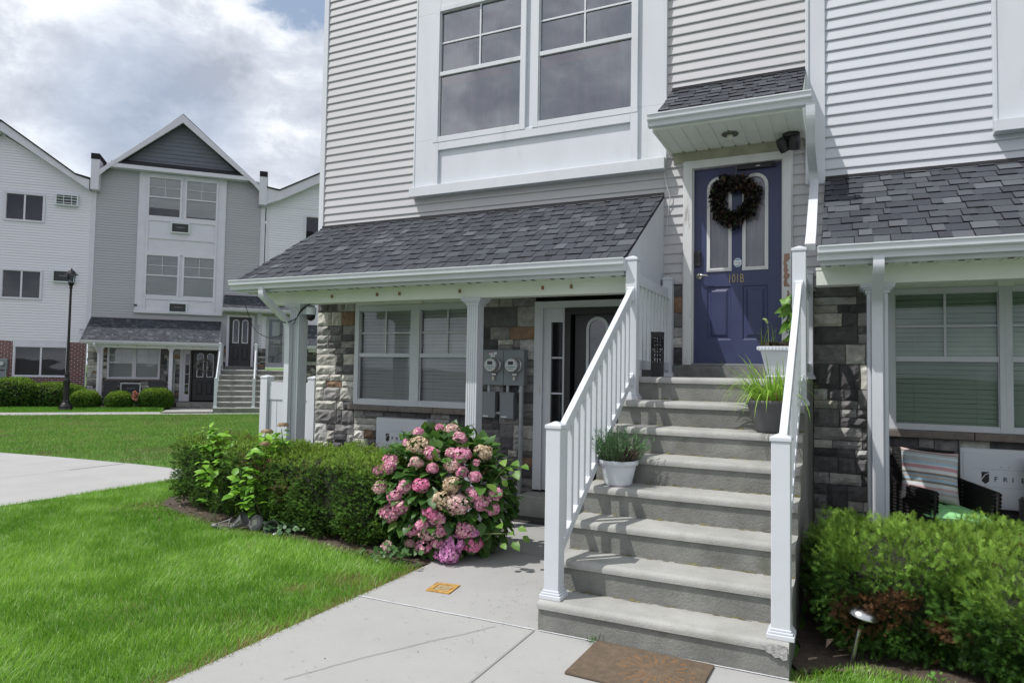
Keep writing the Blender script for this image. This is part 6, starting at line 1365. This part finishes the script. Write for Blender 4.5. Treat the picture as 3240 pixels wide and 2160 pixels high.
N = 2200; u = norm(RNG.normal(size=(N, 3))); u = u[(u[:, 1] < .55)]; N = len(u); O = HC+u*HR*(1-RNG.random(N)**1.3*.40)[:, None]; nr = norm(u/HR); ok = O[:, 2] > .03; O, nr = O[ok], nr[ok]; N = len(O)
D = norm(nr+RNG.normal(0, .45, (N, 3))+np.array([0, 0, -.25])); Yn = norm(nr*.6+np.array([0, 0, .9])+RNG.normal(0, .25, (N, 3))); X = norm(np.cross(Yn, D)); Y = np.cross(D, X)
C = lerpc((.035, .10, .020), (.085, .19, .035), RNG.random(N)); lt = RNG.random(N) < .07; C[lt] = (.14, .24, .05)
EXTRA = np.array([(-2.62, 5.25, .86), (-2.55, 5.30, .84), (-2.58, 5.2, .80), (-2.50, 5.25, .78), (-2.60, 5.2, .70), (-2.46, 5.28, .82), (-2.40, 5.1, .34), (-2.46, 5.08, .30), (-2.42, 5.06, .24), (-2.36, 5.12, .28), (-2.5, 5.02, .22), (-2.55, 5.05, .36)])
De = norm(np.stack([RNG.uniform(.2, 1, 12), RNG.uniform(-.9, .2, 12), RNG.uniform(-.5, .2, 12)], 1)); Ye = norm(np.array([[-.2, -.5, 1.]])+RNG.normal(0, .2, (12, 3))); Xe = norm(np.cross(Ye, De)); Ye = np.cross(De, Xe)
v1 = scatter(*ovate(.36, .07, .22), O, X, Y, D, RNG.uniform(.085, .145, N), C*RNG.uniform(.8, 1.2, (N, 1))); v2 = scatter(*ovate(.36, .08, .2), EXTRA, Xe, Ye, De, RNG.uniform(.07, .115, 12), lerpc((.09, .20, .03), (.20, .34, .06), RNG.random(12)))
np_mesh('leaves', *merge([v1, v2]), LEAFM, T)
m = MB(); rd = random.Random(6)
for i in range(26):
    h = HEADS[rd.randrange(len(HEADS))]; x0, y0 = -3.28+rd.uniform(-.2, .2), 5.45+rd.uniform(-.15, .15); m.tube([(x0, y0, -.01), ((x0+h[0])/2, (y0+h[1])/2+.05, h[2]*.6), (h[0], h[1]+.03, h[2]-.02)], [.007, .006, .004], 5)
m.tube([(-3.1, 5.35, .3), (-2.75, 5.25, .62), (-2.58, 5.22, .80)], .005, 5); m.tube([(-3.1, 5.3, .1), (-2.7, 5.1, .26), (-2.45, 5.06, .30)], .005, 5)
m.build('stem', mat('green_brown_stem', (.10, .12, .04), .7), T)
def shoots(label, pts, base, faded, n=70, dark=False):
    """young hydrangea stems pushing out of the hedge"""
    T = Thing('hydrangea_shoot', label, 'hydrangea', base, I4, 'hydrangea stems growing through the hedge'); m = MB(); O = []; 
    for (x, y, z) in pts:
        y -= .08
        m.tube([(x+.03, y+.10, z-.30), (x, y+.02, z-.12), (x, y, z)], [.006, .005, .004], 5)
        for k in range(int(n/len(pts))): O.append((x+RNG.normal(0, .03), y-.02+RNG.normal(0, .03), z-RNG.random()*.24))
    m.build('stem', mat('green_brown_stem', (.10, .12, .04), .7), T); O = np.array(O); N = len(O); a = RNG.uniform(0, 6.28, N); D = norm(np.stack([np.cos(a), np.sin(a)-.5, RNG.uniform(-.3, .7, N)], 1)); Yn = norm(np.array([[0, -.2, 1.]])+RNG.normal(0, .25, (N, 3))); X = norm(np.cross(Yn, D)); Y = np.cross(D, X)
    np_mesh('leaves', *scatter(*ovate(.30, .06, .25), O, X, Y, D, RNG.uniform(.075, .14, N), lerpc((.09, .24, .02), (.24, .48, .04), RNG.random(N))), LEAFM, T)
    for (x, y, z, r) in faded:
        y -= .08
        n_ = 90; Dd = norm(RNG.normal(size=(n_, 3))*np.array([1, 1, .5])+np.array([0, 0, .5])); cen = np.array([x, y, z])+Dd*np.array([r, r, r*.45]); fx, fy, fz = frames(Dd); np_mesh('flower_head', *scatter([(-.5, 0, -.5), (.5, 0, -.5), (.5, .1, .5), (-.5, .1, .5)], [(0, 1, 2), (0, 2, 3)], cen, fx, fz, fy, np.full(n_, .02), lerpc((.30, .22, .13), (.46, .34, .24), RNG.random(n_))), PETAL, T)
shoots('bright leafy hydrangea stems rising from the left end of the hedge', [(-6.45, 5.62, .92), (-6.25, 5.5, .88), (-6.1, 5.55, .92), (-6.35, 5.48, .80), (-6.0, 5.42, .80), (-6.02, 5.22, .62), (-5.95, 5.18, .45), (-6.6, 5.6, .86)], (-6.2, 5.5, .4), [], 120)
shoots('leafy hydrangea stems with two faded flower heads in the middle of the hedge', [(-5.55, 5.52, .90), (-5.32, 5.45, .88), (-5.22, 5.42, .98), (-5.4, 5.28, .78), (-5.30, 5.14, .60), (-5.25, 5.10, .42), (-5.48, 5.15, .55)], (-5.4, 5.4, .4), [(-5.50, 5.50, .93, .06), (-5.20, 5.42, 1.02, .055), (-5.32, 5.30, .83, .05)], 120)
def weed(label, x, y, n, L, c, z=0., name='weed', wide=False, spread=.05):
    T = Thing(name, label, 'weed', (x, y, z)); a = RNG.uniform(0, 6.28, n); O = np.stack([x+RNG.normal(0, spread, n), y+RNG.normal(0, spread*.7, n), np.full(n, z)], 1)
    D = np.stack([np.cos(a)*.6, np.sin(a)*.6, RNG.uniform(.3, 1.1, n)], 1)
    if wide: Yn = norm(np.array([[0, -.2, 1.]])+RNG.normal(0, .3, (n, 3))); D = norm(D); X = norm(np.cross(Yn, D)); v = scatter(*ovate(.42, .05, .1), O+np.array([0, 0, .02])+RNG.random((n, 1))*np.array([[0, 0, L]]), X, np.cross(D, X), D, L*RNG.uniform(.4, .8, n), lerpc(c[0], c[1], RNG.random(n)))
    else: v = bent_blades(O, D, L*RNG.uniform(.5, 1.1, n), np.full(n, .005), RNG.uniform(1, 5, n), lerpc(c[0], c[1], RNG.random(n)))
    np_mesh('blades' if not wide else 'leaves', *v, LEAFM if wide else GRASSM, T)
GR = ((.05, .13, .02), (.13, .24, .05))
weed('small tuft of grass in the crack before the bottom step', -1.37, 3.992, 16, .13, GR, spread=.018)
weed('low leafy weeds under the hedge right of the fallen lights', -4.82, 5.06, 60, .09, ((.05, .13, .05), (.12, .22, .10)), wide=True, spread=.10)
weed('low weeds and grass at the foot of the hydrangea by the lawn edge', -3.42, 4.82, 90, .08, ((.04, .11, .03), (.10, .20, .06)), wide=True, spread=.13)
weed('tall thin grass blades under the hedge left of the fallen lights', -6.0, 5.13, 26, .22, GR, spread=.12)
weed('little bright weed in the soil before the juniper', .42, 4.28, 14, .05, ((.10, .24, .04), (.16, .30, .06)), wide=True, spread=.03)
tag(np_mesh('litter', *scatter(*ovate(.4), np.stack([RNG.uniform(-7.3, -3.2, 260), RNG.uniform(4.85, 5.5, 260), np.full(260, .012)], 1), *frames(RNG.normal(size=(260, 3))*np.array([1, 1, .25])), RNG.uniform(.015, .05, 260), lerpc((.10, .07, .04), (.26, .20, .13), RNG.random(260))), LEAFM), kind='stuff')
